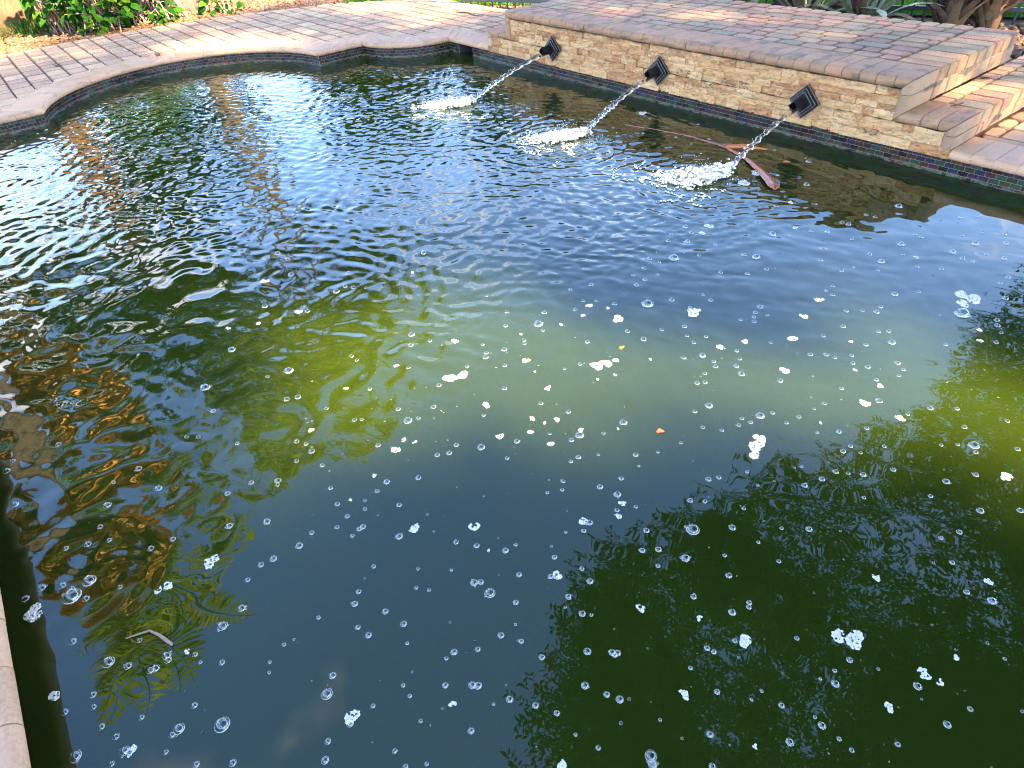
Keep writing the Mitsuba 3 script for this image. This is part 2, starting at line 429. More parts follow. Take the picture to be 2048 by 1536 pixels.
def coping_run(holder, path, z0, w, t, over, pitch, mat, gap=0.0035, mortar='mortar', jit=0.0015, name='coping_brick', limit=400):
    prof = bullnose(w, t, over); L = length(path); n = max(1, round(L / pitch)); s = np.linspace(0, L, n + 1)
    s[1:-1] += (RNG.random(n - 1) - 0.5) * pitch * 0.12
    for k in range(min(n, limit)):
        p, m = resample(path, np.array([s[k] + gap / 2, s[k + 1] - gap / 2]))
        pr = np.array(prof) + np.array([(RNG.random() - 0.5) * 2 * jit, (RNG.random() - 0.5) * jit])
        v, f = sweep(p, m, pr, z0); put_part(holder, name, v, f, mat, ru(4), True)
    p, m = resample(path, np.array([0.004, L - 0.004]))
    v, f = sweep(p, m, shrink(prof, 0.0032), z0)
    part(holder, 'mortar', (v, f, np.zeros((len(v), 2))), mortar, False)


def put_part(holder, name, v, f, mat, uv, smooth=False):
    f = np.asarray(f)
    m = trimesh.Trimesh(v, f, process=False)
    if m.volume < 0: f = f[:, ::-1]
    part(holder, name, (v, f, np.broadcast_to(np.asarray(uv), (len(v), 2))), mat, smooth)


# ------------------------------------------------------------------ ground, lawn, basin
def flat(poly, z):
    v, f = trimesh.creation.triangulate_polygon(poly, engine='earcut')
    v = np.c_[v, np.full(len(v), z)]
    n = np.cross(v[f[:, 1]] - v[f[:, 0]], v[f[:, 2]] - v[f[:, 0]])[:, 2]
    f = np.where((n < 0)[:, None], f[:, ::-1], f)
    return v, f, np.zeros((len(v), 2))


hole = POOL.buffer(0.22, join_style=2)
struct('ground', flat(sbox(-900, -900, 900, 900).difference(hole), 0.055), 'soil')
FENCE = lambda x: 1.50 + 0.447 * (x + 4.85)
lawn_poly = Polygon([(-14, FENCE(-14) + .25), (14, FENCE(14) + .25), (40, 60), (-60, 60), (-60, 0)]).intersection(sbox(-60, 1.75, 40, 60)).difference(sbox(-60, -2, -7.4, 3.0))
struct('lawn', flat(lawn_poly, 0.075), 'lawn_soil')
mb = MB()
p, m = resample(PATH, np.array([0.0, length(PATH)]))
v, f = sweep(p, m, [(-0.26, -1.3), (-0.19, -1.3), (-0.19, 0.086), (-0.26, 0.086)], 0.0)
mb.add(v, f)
vf = flat(POOL.buffer(0.21), -1.28); mb.add(vf[0], vf[1])
v, f = plainbox([RIGHT, NEAR - .1, -1.3], [RIGHT + .1, .1, 0.088]); mb.add(v, f)
struct('pool_basin', mb, 'basin')


# ------------------------------------------------------------------ water: one rippled sheet
JETS = [(-2.40, (-2.38, -0.98)), (-1.20, (-1.115, -0.915)), (0.0, (0.026, -0.845))]


def sm(a, b, x):
    t = np.clip((x - a) / (b - a), 0, 1); return t * t * (3 - 2 * t)


def wave_height(X, Y):
    h = np.zeros_like(X)
    rng = np.random.default_rng(3)
    P3 = np.stack([X, Y, np.zeros_like(X)], -1)
    wx = X + 0.22 * (meshkit.fbm(P3 * 1.7, 3, 5) - .5) + 0.05 * (meshkit.fbm(P3 * 6.0, 2, 15) - .5)
    wy = Y + 0.22 * (meshkit.fbm(P3 * 1.7 + 9, 3, 6) - .5) + 0.05 * (meshkit.fbm(P3 * 6.0 + 4, 2, 16) - .5)
    # how disturbed the surface is: strongest by the jets and down-stream of them to the left, calm towards the near right
    edge = np.interp(Y, [-4.7, -4.3, -3.9, -3.3, -2.6, -1.9, -1.2, 0], [.80, .85, .62, .70, .48, .62, .80, .9]) + 0.35 * (meshkit.fbm(P3 * 1.6 + 30, 3, 8) - .5)
    left = sm(0.14, -0.38, X - edge + 0.05)
    core = np.zeros_like(X); lap = np.zeros_like(X)
    for _, (jx, jy) in JETS:
        r = np.hypot((X - jx), (Y - jy + 0.35) * 0.75)
        core = np.maximum(core, np.exp(-(r / 0.62) ** 2)); lap = np.maximum(lap, np.exp(-(r / 1.25) ** 2))
    farleft = sm(-3.2, -4.6, X)
    near = sm(-3.0, -3.9, Y) * sm(-2.4, -.9, X)
    wall = sm(-0.75, -0.25, Y)
    gust = 0.55 + 0.9 * meshkit.fbm(P3 * 1.1 + 50, 3, 9)

    def band(lam0, lam1, n, slope, mask, bias=None, spread=math.pi):
        nonlocal h
        hh = np.zeros_like(X)
        for _ in range(n):
            lam = lam0 * (lam1 / lam0) ** rng.random(); k = 2 * np.pi / lam
            th = (bias if bias is not None else 0) + (rng.random() - .5) * 2 * spread
            hh += np.sin(k * (wx * math.cos(th) + wy * math.sin(th)) + rng.random() * 6.28) / k
        h += hh * slope * math.sqrt(2.0 / n) * mask
    bayq = 1 - 0.45 * sm(-3.3, -4.2, X) * sm(-3.5, -3.0, Y)
    quiet = (1 - 0.75 * wall) * bayq
    mid = np.clip(lap * 1.1, 0, 1)
    band(0.38, 0.95, 14, 0.011, left * (1 - 0.55 * farleft) * (1 - .6 * mid) * gust, math.radians(215), 1.2)
    band(0.15, 0.34, 26, 0.046, left * quiet * (1 - .60 * mid) * (.36 + .64 * near) * (1 - .6 * farleft) * gust, math.radians(205), 3.1)
    band(0.060, 0.14, 40, 0.080, np.maximum(left * (1 - 0.62 * near) * (1 - .40 * mid), lap * 0.45) * quiet * gust, 0.0, math.pi)
    band(0.034, 0.068, 36, 0.072, np.maximum(np.maximum(core, 0.75 * lap * left), 0.42 * left * (1 - .8 * near)) * quiet * gust, 0.0, math.pi)
    band(0.30, 0.9, 12, 0.0035, 1.0, math.radians(300), 1.2)
    band(0.10, 0.22, 12, 0.0014, 1.0, math.radians(320), 1.0)
    band(0.14, 0.34, 12, 0.024, lap * (1 - left), math.radians(330), 0.8)
    for q, (_, (jx, jy)) in enumerate(JETS):        # rings running out from where each jet lands
        r = np.hypot(wx - jx, wy - jy + 0.15); k = 2 * np.pi / 0.085
        h += 0.085 / k * np.sin(k * r + q * 2.0) * np.exp(-(r / 0.75) ** 2) * sm(0.10, 0.3, r) * gust
        k = 2 * np.pi / 0.17
        h += 0.035 / k * np.sin(k * r * (1 + 0.05 * np.sin(3 * r)) + q) * np.exp(-(r / 1.15) ** 2) * sm(0.2, 0.6, r) * gust
    return h


def water_mesh():
    g = 0.0115
    xs = np.arange(-6.0, RIGHT + .02, g); ys = np.arange(NEAR - .02, 0.02, g)
    X, Y = np.meshgrid(xs, ys, indexing='ij')
    h = wave_height(X, Y)
    import shapely
    inside = shapely.contains_xy(POOL.buffer(0.016), X.ravel(), Y.ravel()).reshape(X.shape)
    ok = inside[:-1, :-1] & inside[1:, :-1] & inside[1:, 1:] & inside[:-1, 1:]
    n = len(ys); I, J = np.nonzero(ok)
    q = np.stack([I * n + J, (I + 1) * n + J, (I + 1) * n + J + 1, I * n + J + 1], -1)
    used = np.unique(q); remap = np.full(X.size, -1); remap[used] = np.arange(len(used))
    V = np.c_[X.ravel(), Y.ravel(), h.ravel()][used]
    q = remap[q]
    return V, np.vstack([q[:, [0, 1, 2]], q[:, [0, 2, 3]]]), np.zeros((len(V), 2))


struct('water', water_mesh(), 'murky_water', True)

# ------------------------------------------------------------------ fountain wall: backing, split-face stones, tile band
wall = thing('fountain_wall', 'cream split-face stone fountain wall with dark glass tile band at the waterline', 'wall')
mb = MB()
for lo, hi in (([XL2 + .07, .022, .088], [XR2 - .07, .26, .226]), ([XL + .07, .0225, .226], [XR - .075, .26, .402])):
    mb.add(*plainbox(lo, hi))
part(wall, 'backing', mb, 'joint_sand')
heights = [.056, .038, .0455, .032, .048, .036, .040, .046]
z = 0.088
for k, hgt in enumerate(heights):
    if z > 0.40: break
    z1 = min(z + hgt, 0.4035) if z < .375 else 0.4035
    if z < 0.2275 < z1: z1 = 0.2275
    lo, hi = (XL2 + .002, XR2 - .002) if z1 <= .146 else (XL2 + .0625, XR2 - .0625) if z1 <= 0.2285 else (XL + .0625, XR - .0625)
    x = lo - RNG.random() * 0.06
    while x < hi - 0.01:
        w = RNG.choice([.07, .10, .13, .16, .19, .22], p=[.12, .22, .24, .2, .14, .08]); x1 = min(x + w, hi)
        if hi - x1 < 0.04: x1 = hi
        a = max(x, lo)
        nx, nz = 6, 3
        gx = np.linspace(a + .0008, x1 - .0008, nx); gz = np.linspace(z + .0008, z1 - .0008, nz)
        base = -0.004 - 0.015 * RNG.random()
        y = base + (RNG.random((nx, nz)) - 0.5) * 0.018
        y[0], y[-1] = base + 0.005, base + 0.005; y[:, 0] = base + .003; y[:, -1] = base + .004
        V = np.array([(gx[i] + (RNG.random() - .5) * .004 * (0 < i < nx - 1), y[i, j], gz[j]) for i in range(nx) for j in range(nz)])
        F = []
        for i in range(nx - 1):
            for j in range(nz - 1):
                p_ = i * nz + j; F += [(p_, p_ + nz, p_ + nz + 1), (p_, p_ + nz + 1, p_ + 1)]
        ring = [i * nz for i in range(nx)] + [(nx - 1) * nz + j for j in range(1, nz)] + [i * nz + nz - 1 for i in range(nx - 2, -1, -1)] + [j for j in range(nz - 2, 0, -1)]
        nb = len(V); V = np.vstack([V, V[ring] * [1, 0, 1] + [0, .024, 0]])
        for q in range(len(ring)):
            a_, b_ = ring[q], ring[(q + 1) % len(ring)]; F += [(a_, nb + q, nb + (q + 1) % len(ring)), (a_, nb + (q + 1) % len(ring), b_)]
        uv = ru(8)
        if RNG.random() < 0.018: uv[1] = 0.995
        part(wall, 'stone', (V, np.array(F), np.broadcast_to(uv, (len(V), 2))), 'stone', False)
        x = x1
    z = z1
# one stone overgrown with dark lichen low on the right
uv = np.array([0.3, 0.995])
v, f = cbox([0.40, -.0225, 0.126], [0.49, .02, 0.158], .003); part(wall, 'stone', (v, f, np.broadcast_to(uv, (len(v), 2))), 'stone')


# ------------------------------------------------------------------ glass tiles
def tile_run(holder, paths, z_top, rows, limit):
    PX, PZ = 0.0525, 0.0275
    todo = []
    for path in paths:
        L = length(path)
        for r in range(rows):
            zt = z_top - r * PZ
            for k in range(-1, int(L / PX) + 1):
                s0 = max(0.0015, k * PX + (r % 2) * PX / 2); s1 = min(L - .0015, k * PX + (r % 2) * PX / 2 + PX - 0.0032)
                if s1 - s0 > .008: todo.append((path, s0, s1, zt))
    mids = [resample(path, np.array([a, b]))[0].mean(0) for path, a, b, _ in todo]
    dist = [np.hypot(*(q - CAM[:2])) for q in mids]
    order = np.argsort(dist); rest = MB()
    for rank, i in enumerate(order):
        path, s0, s1, zt = todo[i]; p, m = resample(path, np.array([s0, s1]))
        v, f = sweep(p[[0, -1]], m[[0, -1]], [(-.004, zt - .0251), (.0012, zt - .0251), (.0024, zt - .0239), (.0024, zt - .0012), (.0012, zt), (-.004, zt)], 0.0)
        if trimesh.Trimesh(v, f, process=False).volume < 0: f = f[:, ::-1]
        uv = ru(12)
        if rank < limit: part(holder, 'tile', (v, f, np.broadcast_to(uv, (len(v), 2))), 'tile')
        else: rest.add(v, f, uv)
    if rest.n: part(holder, 'more_tiles', rest, 'tile', kind='stuff', label='small dark glass tiles of the farther waterline band')
    gm = MB()
    for path in paths:
        p, m = resample(path, np.array([0.0, length(path)])); v, f = sweep(p, m, [(-.006, z_top - rows * PZ - .2), (0, z_top - rows * PZ - .2), (0, z_top + .012), (-.006, z_top + .012)], 0.0); gm.add(v, f)
    part(holder, 'grout', gm, 'grout')


def split_corners(path):
    d = np.diff(path, axis=0); d /= np.linalg.norm(d, axis=1, keepdims=True)
    c = [0] + [k + 1 for k in range(len(d) - 1) if d[k] @ d[k + 1] < 0.8] + [len(path) - 1]
    return [path[i:j + 1] for i, j in zip(c[:-1], c[1:])]


SKIM0, SKIM1 = -3.90, -3.66      # skimmer mouth in the wall, left of the stone
Z_T = 0.097
tile_run(wall, [np.array([[2.6, 0.0], [SKIM1, 0.0]])], Z_T, 4, 290)
rim = thing('pool_edge', 'pale pink bullnose pool edge with iridescent waterline tiles curving round the left bay', 'pool edge')
i0 = 1
left_path = np.vstack([[SKIM0, 0.0], PATH[1:-1]])
tile_run(rim, split_corners(left_path), Z_T, 4, 290)
tile_run(rim, [np.array([[-4.83, NEAR], [RIGHT, NEAR]])], Z_T, 4, 0)
# skimmer mouth
mb = MB()
mb.add(*plainbox([SKIM0, .16, -.10], [SKIM1, .17, .088])); mb.add(*plainbox([SKIM0, .0, -.11], [SKIM1, .16, -.10]))
mb.add(*plainbox([SKIM0 - .01, .002, -.1], [SKIM0, .16, .088])); mb.add(*plainbox([SKIM1, .002, -.1], [SKIM1 + .01, .16, .088]))
part(rim, 'skimmer_mouth', mb, 'dark_gap', label='dark skimmer opening in the tile band')

# pool-edge coping (left of the wall, round the bay, along the near side) and to the right of the stone
T_C = 0.055
cop_left = np.vstack([[XL2 - .001, 0.0], PATH[1:-1]]);
k_bay = 1 + len(horn) + 1
segs = [np.array([[XL2 - .002, 0.], PATH[1]])]
h0 = [p for p in PATH[1:]]
corner_idx = [0]
# split at the sharp corners so that bricks meet there on the mitre
Q = PATH[1:]
dirs = np.diff(Q, axis=0); dirs /= np.linalg.norm(dirs, axis=1, keepdims=True)
cuts = [0] + [k + 1 for k in range(len(dirs) - 1) if dirs[k] @ dirs[k + 1] < 0.8] + [len(Q) - 1]


def corner_run(holder, full, i, j, pitch, mat, over=0.028):
    """a run between two corners of a path, its end mitres taken from the whole path"""
    global mitres
    m_all = mitres_(full); sub = full[i:j + 1]
    sub_m = m_all[i:j + 1].copy()
    if j - i > 25:      # ease from the mitre into the bay so that the bricks at the cusps fan out
        s = np.r_[0, np.cumsum(np.linalg.norm(np.diff(sub, axis=0), axis=1))]
        for d_, e_ in ((s, 0), (s[-1] - s, -1)):
            w = np.clip(d_ / .42, 0, 1)[:, None]; sub_m = np.where(w < 1, (1 - w) * m_all[i:j + 1][e_] + w * sub_m, sub_m)
    keep = mitres
    mitres = lambda p: sub_m
    coping_run(holder, sub, DK - T_C, 0.30 + over - .028, T_C, over, pitch, mat)
    mitres = keep


mitres_ = mitres
full = np.vstack([[XL2 - .002, 0.0], PATH[1:]])
full[-1, 0] = RIGHT
dirs = np.diff(full, axis=0); dirs /= np.linalg.norm(dirs, axis=1, keepdims=True)
cuts = [0] + [k + 1 for k in range(len(dirs) - 1) if dirs[k] @ dirs[k + 1] < 0.8] + [len(full) - 1]
for i, j in zip(cuts[:-1], cuts[1:]):
    is_bay = j - i > 25
    corner_run(rim, full, i, j, 0.24 if is_bay else (0.165 if full[j, 0] > 0 else 0.108), 'rim_coping', 0.095 if full[j, 0] > 0 else 0.028)
fill = POOL.buffer(.33, join_style=2).difference(POOL.buffer(.06, join_style=2)).difference(sbox(XL2 + .02, -.5, 6, 1))
part(rim, 'mortar_bed', flat(fill, DK - .0065), 'mortar')
right_edge = thing('right_pool_edge', 'pinkish bullnose coping below the last step at the right end of the stone wall', 'pool edge')
coping_run(right_edge, np.array([[RIGHT, 0.0], [XR2 + .002, 0.0]]), DK - T_C, 0.30, T_C, 0.028, 0.115, 'rim_coping')

# ------------------------------------------------------------------ raised patio
patio = thing('raised_patio', 'raised patio of tumbled mauve and grey pavers above the stone fountain wall', 'patio')
part(patio, 'bed', (lambda mb: mb)(MB().add(*plainbox([XL + .02, .262, .05], [XR - .035, DEPTH - .02, TOP - .012]))), 'joint_sand')


def stepped_coping(runs):
    """bullnose trim that follows the stepped outline of the wall in the x-z plane, mitred at every corner"""
    path = np.array([(XL2, DK), (XL2, S1), (XL, S1), (XL, TOP), (XR, TOP), (XR, S1), (XR2, S1), (XR2, DK)]); m = mitres(path); t, over = .062, .037
    prof = [(q[1] - t, -q[0]) for q in bullnose(.30, t, over, 9)]
    for k, (holder, pitch, mat) in enumerate(runs):
        a, b = path[k], path[k + 1]; ma, mb_ = m[k], m[k + 1]; L = np.linalg.norm(b - a); n = max(1, round(L / pitch)); s = np.linspace(0, 1, n + 1); nrm = (ma / np.abs(ma).max() if 0 else None)
        d = (b - a) / L; nl = np.array([-d[1], d[0]])
        s[1:-1] += (RNG.random(n - 1) - .5) * .10 / n
        for i in range(n):
            g = .0022 / L
            s0, s1 = s[i] + g, s[i + 1] - g
            p = np.array([a + (b - a) * s0, a + (b - a) * s1]); mm = np.array([ma if i == 0 else nl, mb_ if i == n - 1 else nl])
            pr = np.array(prof) + [(RNG.random() - .5) * .003, (RNG.random() - .5) * .004]
            V, F = sweep(p, mm, pr, 0.0); V = V[:, [0, 2, 1]]
            put_part(holder, 'coping_brick', V, F, mat, ru(4), True)
        pr = np.array(shrink(prof, .0045)); V, F = sweep(np.array([a + d * .003, b - d * .003]), np.array([ma, mb_]), pr, 0.0); V = V[:, [0, 2, 1]]
        put_part(holder, 'joint_bed', V, F, 'joint_sand', (0.5, 0.5))


steps = thing('garden_steps', 'two pinkish paver steps with algae-stained risers at the right end of the raised patio', 'steps')
lsteps = thing('left_step', 'narrow coping step where the stone wall drops to the left deck', 'steps')
stepped_coping([(lsteps, .08, 'rim_coping'), (lsteps, .10, 'coping'), (lsteps, .09, 'coping'), (patio, .1035, 'coping'), (steps, .09, 'riser_brick'), (steps, .098, 'coping'), (steps, .08, 'riser_brick')])


def course(holder, x0, x1, y0, y1, z0, z1, widths, mat, name='paver', gap=0.009, shift=0.0, keep=None):
    x = x0 + shift
    while x < x1 - 0.02:
        w = RNG.choice(widths); e = min(x + w, x1)
        if x1 - e < 0.06: e = x1
        if keep is None or keep((x + e) / 2, (y0 + y1) / 2):
            dz = (RNG.random() - 0.5) * 0.004
            v, f = slab(rounded_rect(x + gap / 2, e - gap / 2, y0 + gap / 2, y1 - gap / 2, .016, .004), z0, z1 + dz, 0.0065, 0.014)
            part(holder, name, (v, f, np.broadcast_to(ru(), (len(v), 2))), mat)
        x = e


y = 0.268
while y < DEPTH - 0.25:
    y1 = y + 0.117
    course(patio, XL + .24, XR - .26, y, y1, TOP - .05, TOP, [.117, .176, .235, .235, .176], 'paver')
    y = y1
# edging: long pavers across the back and down both sides
course(patio, XL + .24, XR - .26, y, DEPTH, TOP - .05, TOP + .001, [.105, .115, .125], 'paver')


def edging(holder, x0, x1, y0, y1, z0, z1, mat='paver', w=(.105, .118, .13), name='paver'):
    y = y0
    while y < y1 - 0.02:
        e = min(y + RNG.choice(w), y1)
        if y1 - e < 0.05: e = y1
        v, f = slab(rounded_rect(x0 + .003, x1 - .001, y + .003, e - .003, .014, .003), z0, z1 + (RNG.random() - .5) * .004, 0.007, 0.010)
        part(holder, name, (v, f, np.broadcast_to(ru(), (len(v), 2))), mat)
        y = e


edging(patio, XR - .257, XR + .006, .268, DEPTH, TOP - .078, TOP)
edging(patio, XL - .006, XL + .236, .268, DEPTH, TOP - .078, TOP)

# ------------------------------------------------------------------ steps at either end
def riser(holder, x, sgn, y0, y1, z0, z1, rows):
    hz = (z1 - z0) / rows
    for r in range(rows):
        y = y0 - RNG.random() * 0.05
        while y < y1 - 0.02:
            e = min(y + RNG.choice([.10, .115, .13, .2]), y1); a = max(y, y0)
            if y1 - e < .04: e = y1
            if e - a > .02:
                d = (RNG.random() - .5) * .006
                lo, hi = sorted((x + sgn * (d + .004), x - sgn * .05))
                v, f = cbox([lo, a + .002, z0 + r * hz + .0015], [hi, e - .002, z0 + (r + 1) * hz - .0015], .006)
                part(holder, 'riser_brick', (v, f, np.broadcast_to(ru(4), (len(v), 2))), 'riser_brick')
            y = e


# right side: patio riser, tread, outer riser
part(steps, 'core', MB().add(*plainbox([XR - .05, .262, .05], [XR2 - .05, DEPTH + .25, S1 - .055])).add(*plainbox([XR - .06, .262, .2], [XR - .047, DEPTH - .01, TOP - .08])), 'joint_sand')
riser(steps, XR, 1, .262, DEPTH - .002, S1 + .001, TOP - .079, 1)
riser(steps, XR2, 1, .262, DEPTH + .25, DK + .001, S1 - .074, 1)
edging(steps, XR + .105, XR2 + .004, .268, DEPTH + .25, S1 - .073, S1)
y = .268
while y < DEPTH + .2:
    e = y + .105
    v, f = slab(rounded_rect(XR + .008, XR + .101, y + .002, e - .002, .01), S1 - .05, S1 + (RNG.random() - .5) * .004, .006, .015)
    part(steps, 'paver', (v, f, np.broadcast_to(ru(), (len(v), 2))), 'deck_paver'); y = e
# left side
riser(lsteps, XL, -1, .262, DEPTH - .002, S1 + .001, TOP - .079, 1)
riser(lsteps, XL2, -1, .262, DEPTH - .2, DK + .001, S1 - .062, 1)
part(lsteps, 'core', MB().add(*plainbox([XL2 + .05, .262, .05], [XL + .05, DEPTH - .2, S1 - .055])), 'joint_sand')
edging(lsteps, XL2 - .004, XL - .012, .268, DEPTH - .2, S1 - .06, S1)

# ------------------------------------------------------------------ pool deck pavers
deck = struct('pool_deck', None, None)
rim_out = POOL.buffer(0.268, join_style=2)
wall_block = sbox(XL2 - .01, -.1, XR2 + .012, 3)
bx = np.array([-7.62, -7.90, -7.97, -7.93, -7.86, -7.60, -7.28, -6.9]); by = np.array([-5.4, -3.7, -2.7, -2.0, -1.3, -.7, -.05, .55])
left_lim = lambda y: np.interp(y, by, bx)
area = Polygon([*zip(bx, by), (-6.4, .98), (-5.9, 1.23), (-4.85, 1.23), (XL2 - .01, 1.23), (XL2 - .01, -.3), (-4.0, -1.0), (-4.0, -5.4)])
area_l = area.difference(rim_out).difference(wall_block)
area_r = sbox(XR2 + .012, .26, 2.6, 1.95).difference(rim_out)
bed = area.buffer(.02).difference(POOL.buffer(.05)).difference(sbox(XL2 + .05, -.1, 3, 3))
v, f, u = flat(bed, DK - .020); mbb = MB().add(v, f); v, f, u = flat(area_r.buffer(.03), DK - .021); mbb.add(v, f)
part(deck, 'joint_sand', mbb, 'joint_sand')
cand = []
y = -5.28
row = 0
while y < 1.30:
    y1 = y + 0.181
    x = -8.3 + RNG.random() * .2
    while x < 2.7:
        e = x + RNG.choice([.12, .18, .18, .27, .27]); cand.append((x, e, y, y1)); x = e
    y = y1
pieces = []
for x0, x1, y0, y1 in cand:
    for ar in (area_l, area_r):
        r = sbox(x0 + .006, y0 + .005, x1 - .006, y1 - .005)
        if not ar.intersects(r): continue
        q = r.intersection(ar)
        for g in getattr(q, 'geoms', [q]):
            if g.geom_type != 'Polygon' or g.area < .0004: continue
            pieces.append(g)
pieces.sort(key=lambda g: np.hypot(g.centroid.x - CAM[0], g.centroid.y - CAM[1]))


def seen(g):
    d = np.array([g.centroid.x, g.centroid.y, DK]) - CAM
    r = np.cross(FWD, UPV); z = d @ FWD
    return z > 0 and abs(d @ r / z) < 0.84 and abs(d @ UPV / z) < 0.64


vis = [g for g in pieces if seen(g)]
hid = [g for g in pieces if not seen(g)]
more = MB()


def poly_slab(g, z0, z1):
    g = g.simplify(.004); c = g.convex_hull
    if len(c.exterior.coords) - 1 == 4 and c.area > .004:
        a, b, c2, d = c.bounds; return slab(rounded_rect(a, c2, b, d, .016, .004), z0, z1 + (RNG.random() - .5) * .004, .009, .014)
    p = np.array(c.exterior.coords)[:-1]
    if not c.exterior.is_ccw: p = p[::-1]
    return slab(p, z0, z1 + (RNG.random() - .5) * .003, .005, .01)


for k, g in enumerate(vis + hid):
    v, f = poly_slab(g, DK - .05, DK)
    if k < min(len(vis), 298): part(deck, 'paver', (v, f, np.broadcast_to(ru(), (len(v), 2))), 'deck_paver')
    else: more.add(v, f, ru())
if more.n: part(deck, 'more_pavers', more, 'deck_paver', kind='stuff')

# ------------------------------------------------------------------ water spouts, jets, splashes
SP_Z = 0.236
where = ['left', 'middle', 'right']
spl = ['dark bronze diamond spout on the stone wall nearest the left deck', 'dark bronze diamond spout in the middle of the stone wall',
       'dark bronze diamond spout nearest the right steps, rust stain below it']
jl = ['thin twisted water jet from the leftmost spout, landing farthest away', 'thin twisted water jet from the middle spout',
      'thin twisted water jet from the spout nearest the right steps, crossing the floating frond']
sl = ['white frothing splash under the leftmost water jet', 'white frothing splash under the middle water jet', 'white frothing splash with yellowish centre under the right water jet']
R45 = rot([0, 1, 0], math.pi / 4)
for k, (sx, (jx, jy)) in enumerate(JETS):
    t = thing('water_spout', spl[k], 'water spout', 'bronze spouts on the fountain wall')
    o = np.array([sx, 0, SP_Z])
    for nm, s, a, b in (('back_plate', .074, -.033, -.018), ('middle_plate', .060, -.045, -.0332), ('front_plate', .046, -.056, -.0452)):
        v, f = cbox([-s, a, -s], [s, b, s], .0035); part(t, nm, (v @ R45.T + o, f, np.zeros((len(v), 2))), 'bronze')
    mb = MB()
    for s, a in ((.074, -.033), (.060, -.045), (.046, -.056)):
        e = .0011
        for lo, hi in (([-s, a - e, s - e], [s, a + e, s + e]), ([-s, a - e, -s - e], [s, a + e, -s + e]), ([-s - e, a - e, -s + e], [-s + e, a + e, s - e]), ([s - e, a - e, -s + e], [s + e, a + e, s - e])):
            v, f = plainbox(lo, hi); mb.add(v @ R45.T + o, f)
    part(t, 'worn_edges', mb, 'worn_edge')
    mb = MB(); s, w = .024, .004
    for lo, hi in (([-s, -.155, -s], [s, -.0562, -s + w]), ([-s, -.155, s - w], [s, -.0562, s]), ([-s, -.1551, -s + w + .0002], [-s + w, -.0562, s - w - .0002]), ([s - w, -.1551, -s + w + .0002], [s, -.0562, s - w - .0002])):
        v, f = cbox(lo, hi, .001); mb.add(v @ R45.T + o, f)
    part(t, 'nozzle', mb, 'bronze')
    v, f = cbox([-s + w, -.060, -s + w], [s - w, -.0566, s - w], .0005); part(t, 'nozzle_back', (v @ R45.T + o, f, np.zeros((len(v), 2))), 'dark_gap')
    # the jet: a twisting rope of clear water
    n = 96; q = np.linspace(0, 1, n)
    y0, z0 = -.062, SP_Z - .012
    path = np.c_[sx + (jx - sx) * q, y0 + (jy - y0) * q, z0 + (0.0 - z0) * (0.42 * q + 0.58 * q ** 2)]
    rr = np.random.default_rng(40 + k)
    brk = sm(0.25, 0.8, q)
    ph = np.cumsum(2 * np.pi * (0.9 + 0.5 * rr.random(n)) / 5.2)
    rad = 0.0115 + 0.004 * (1 - q) ** 3 + brk * 0.0055 * np.sin(ph) + brk * 0.003 * (rr.random(n) - .5)
    path[:, 0] += brk * 0.0035 * np.sin(ph * .5 + 1); path[:, 2] += brk * 0.0035 * np.cos(ph * .5)
    path[-1, 2] = -.006
    ang = np.arange(12) * 2 * np.pi / 12
    R2 = rad[:, None] * (1 + 0.35 * np.sin(2 * ang[None] + (ph * .45)[:, None]) + .10 * rr.random((n, 12)))
    v, f = fix(*tube(path, R2, 12))
    j = thing('water_jet', jl[k], 'water jet', 'jets falling from the spouts')
    part(j, 'stream', (v, f, np.zeros((len(v), 2))), 'clear_water', True)
    mb = MB(); ico = trimesh.creation.icosphere(1); ico0 = trimesh.creation.icosphere(0)
    for _ in range(70):
        u = 1 - rr.random() ** 1.8 * .55; i = int(u * (n - 1)); s = .0012 + .0032 * rr.random() ** 2
        mb.add(ico.vertices * s * [1, 1.4, 1] + path[i] + rr.normal(size=3) * [.010, .012, .009] * (0.6 + u) + [0, 0, s + .002], ico.faces)
    part(j, 'droplets', mb, 'froth', True, kind='stuff')
    # splash: heaps of froth where the jet goes in, drawn out towards the pool
    s_ = thing('water_splash', sl[k], 'splash', 'splashes below the jets')
    mb = MB(); ext = [(.36, .10), (.36, .11), (.32, .13)][k]
    dirx = [-.28, -.30, -.26][k]
    for _ in range(1250):
        u = rr.random() ** 1.15; c = np.array([jx + dirx * u * .75 + rr.normal() * ext[1] * .42 * (.35 + u), jy - ext[0] * u * .72 + rr.normal() * .045])
        hgt = (.030 * math.exp(-((u - .35) / .35) ** 2) * rr.random() + .045 * math.exp(-(u / .10) ** 2) * rr.random() ** 2) * (1.6 if k == 2 else 1) + .003
        s = (.0035 + .012 * rr.random() ** 2.2) * (1.1 - .5 * u)
        b_ = ico if s > .006 else ico0; mb.add(b_.vertices * s * [1.25, 1.25, .85] * (1 + .25 * rr.normal(size=(len(b_.vertices), 1))) + [c[0], c[1], hgt], b_.faces)
    part(s_, 'froth', mb, 'froth', True, kind='stuff')
    mb = MB()
    for _ in range(260):
        a = rr.random() * 6.28; d = abs(rr.normal()) * .12; u = rr.random() * .5; s = .0014 + .0028 * rr.random() ** 2
        mb.add(ico0.vertices * s + [jx + dirx * u + d * math.cos(a), jy - .25 * u + d * math.sin(a), .005 + abs(rr.normal()) * .05 * math.exp(-d * 6)], ico0.faces)
    part(s_, 'droplets', mb, 'froth', True, kind='stuff')
    mb = MB()          # lacy froth drifting away on the surface
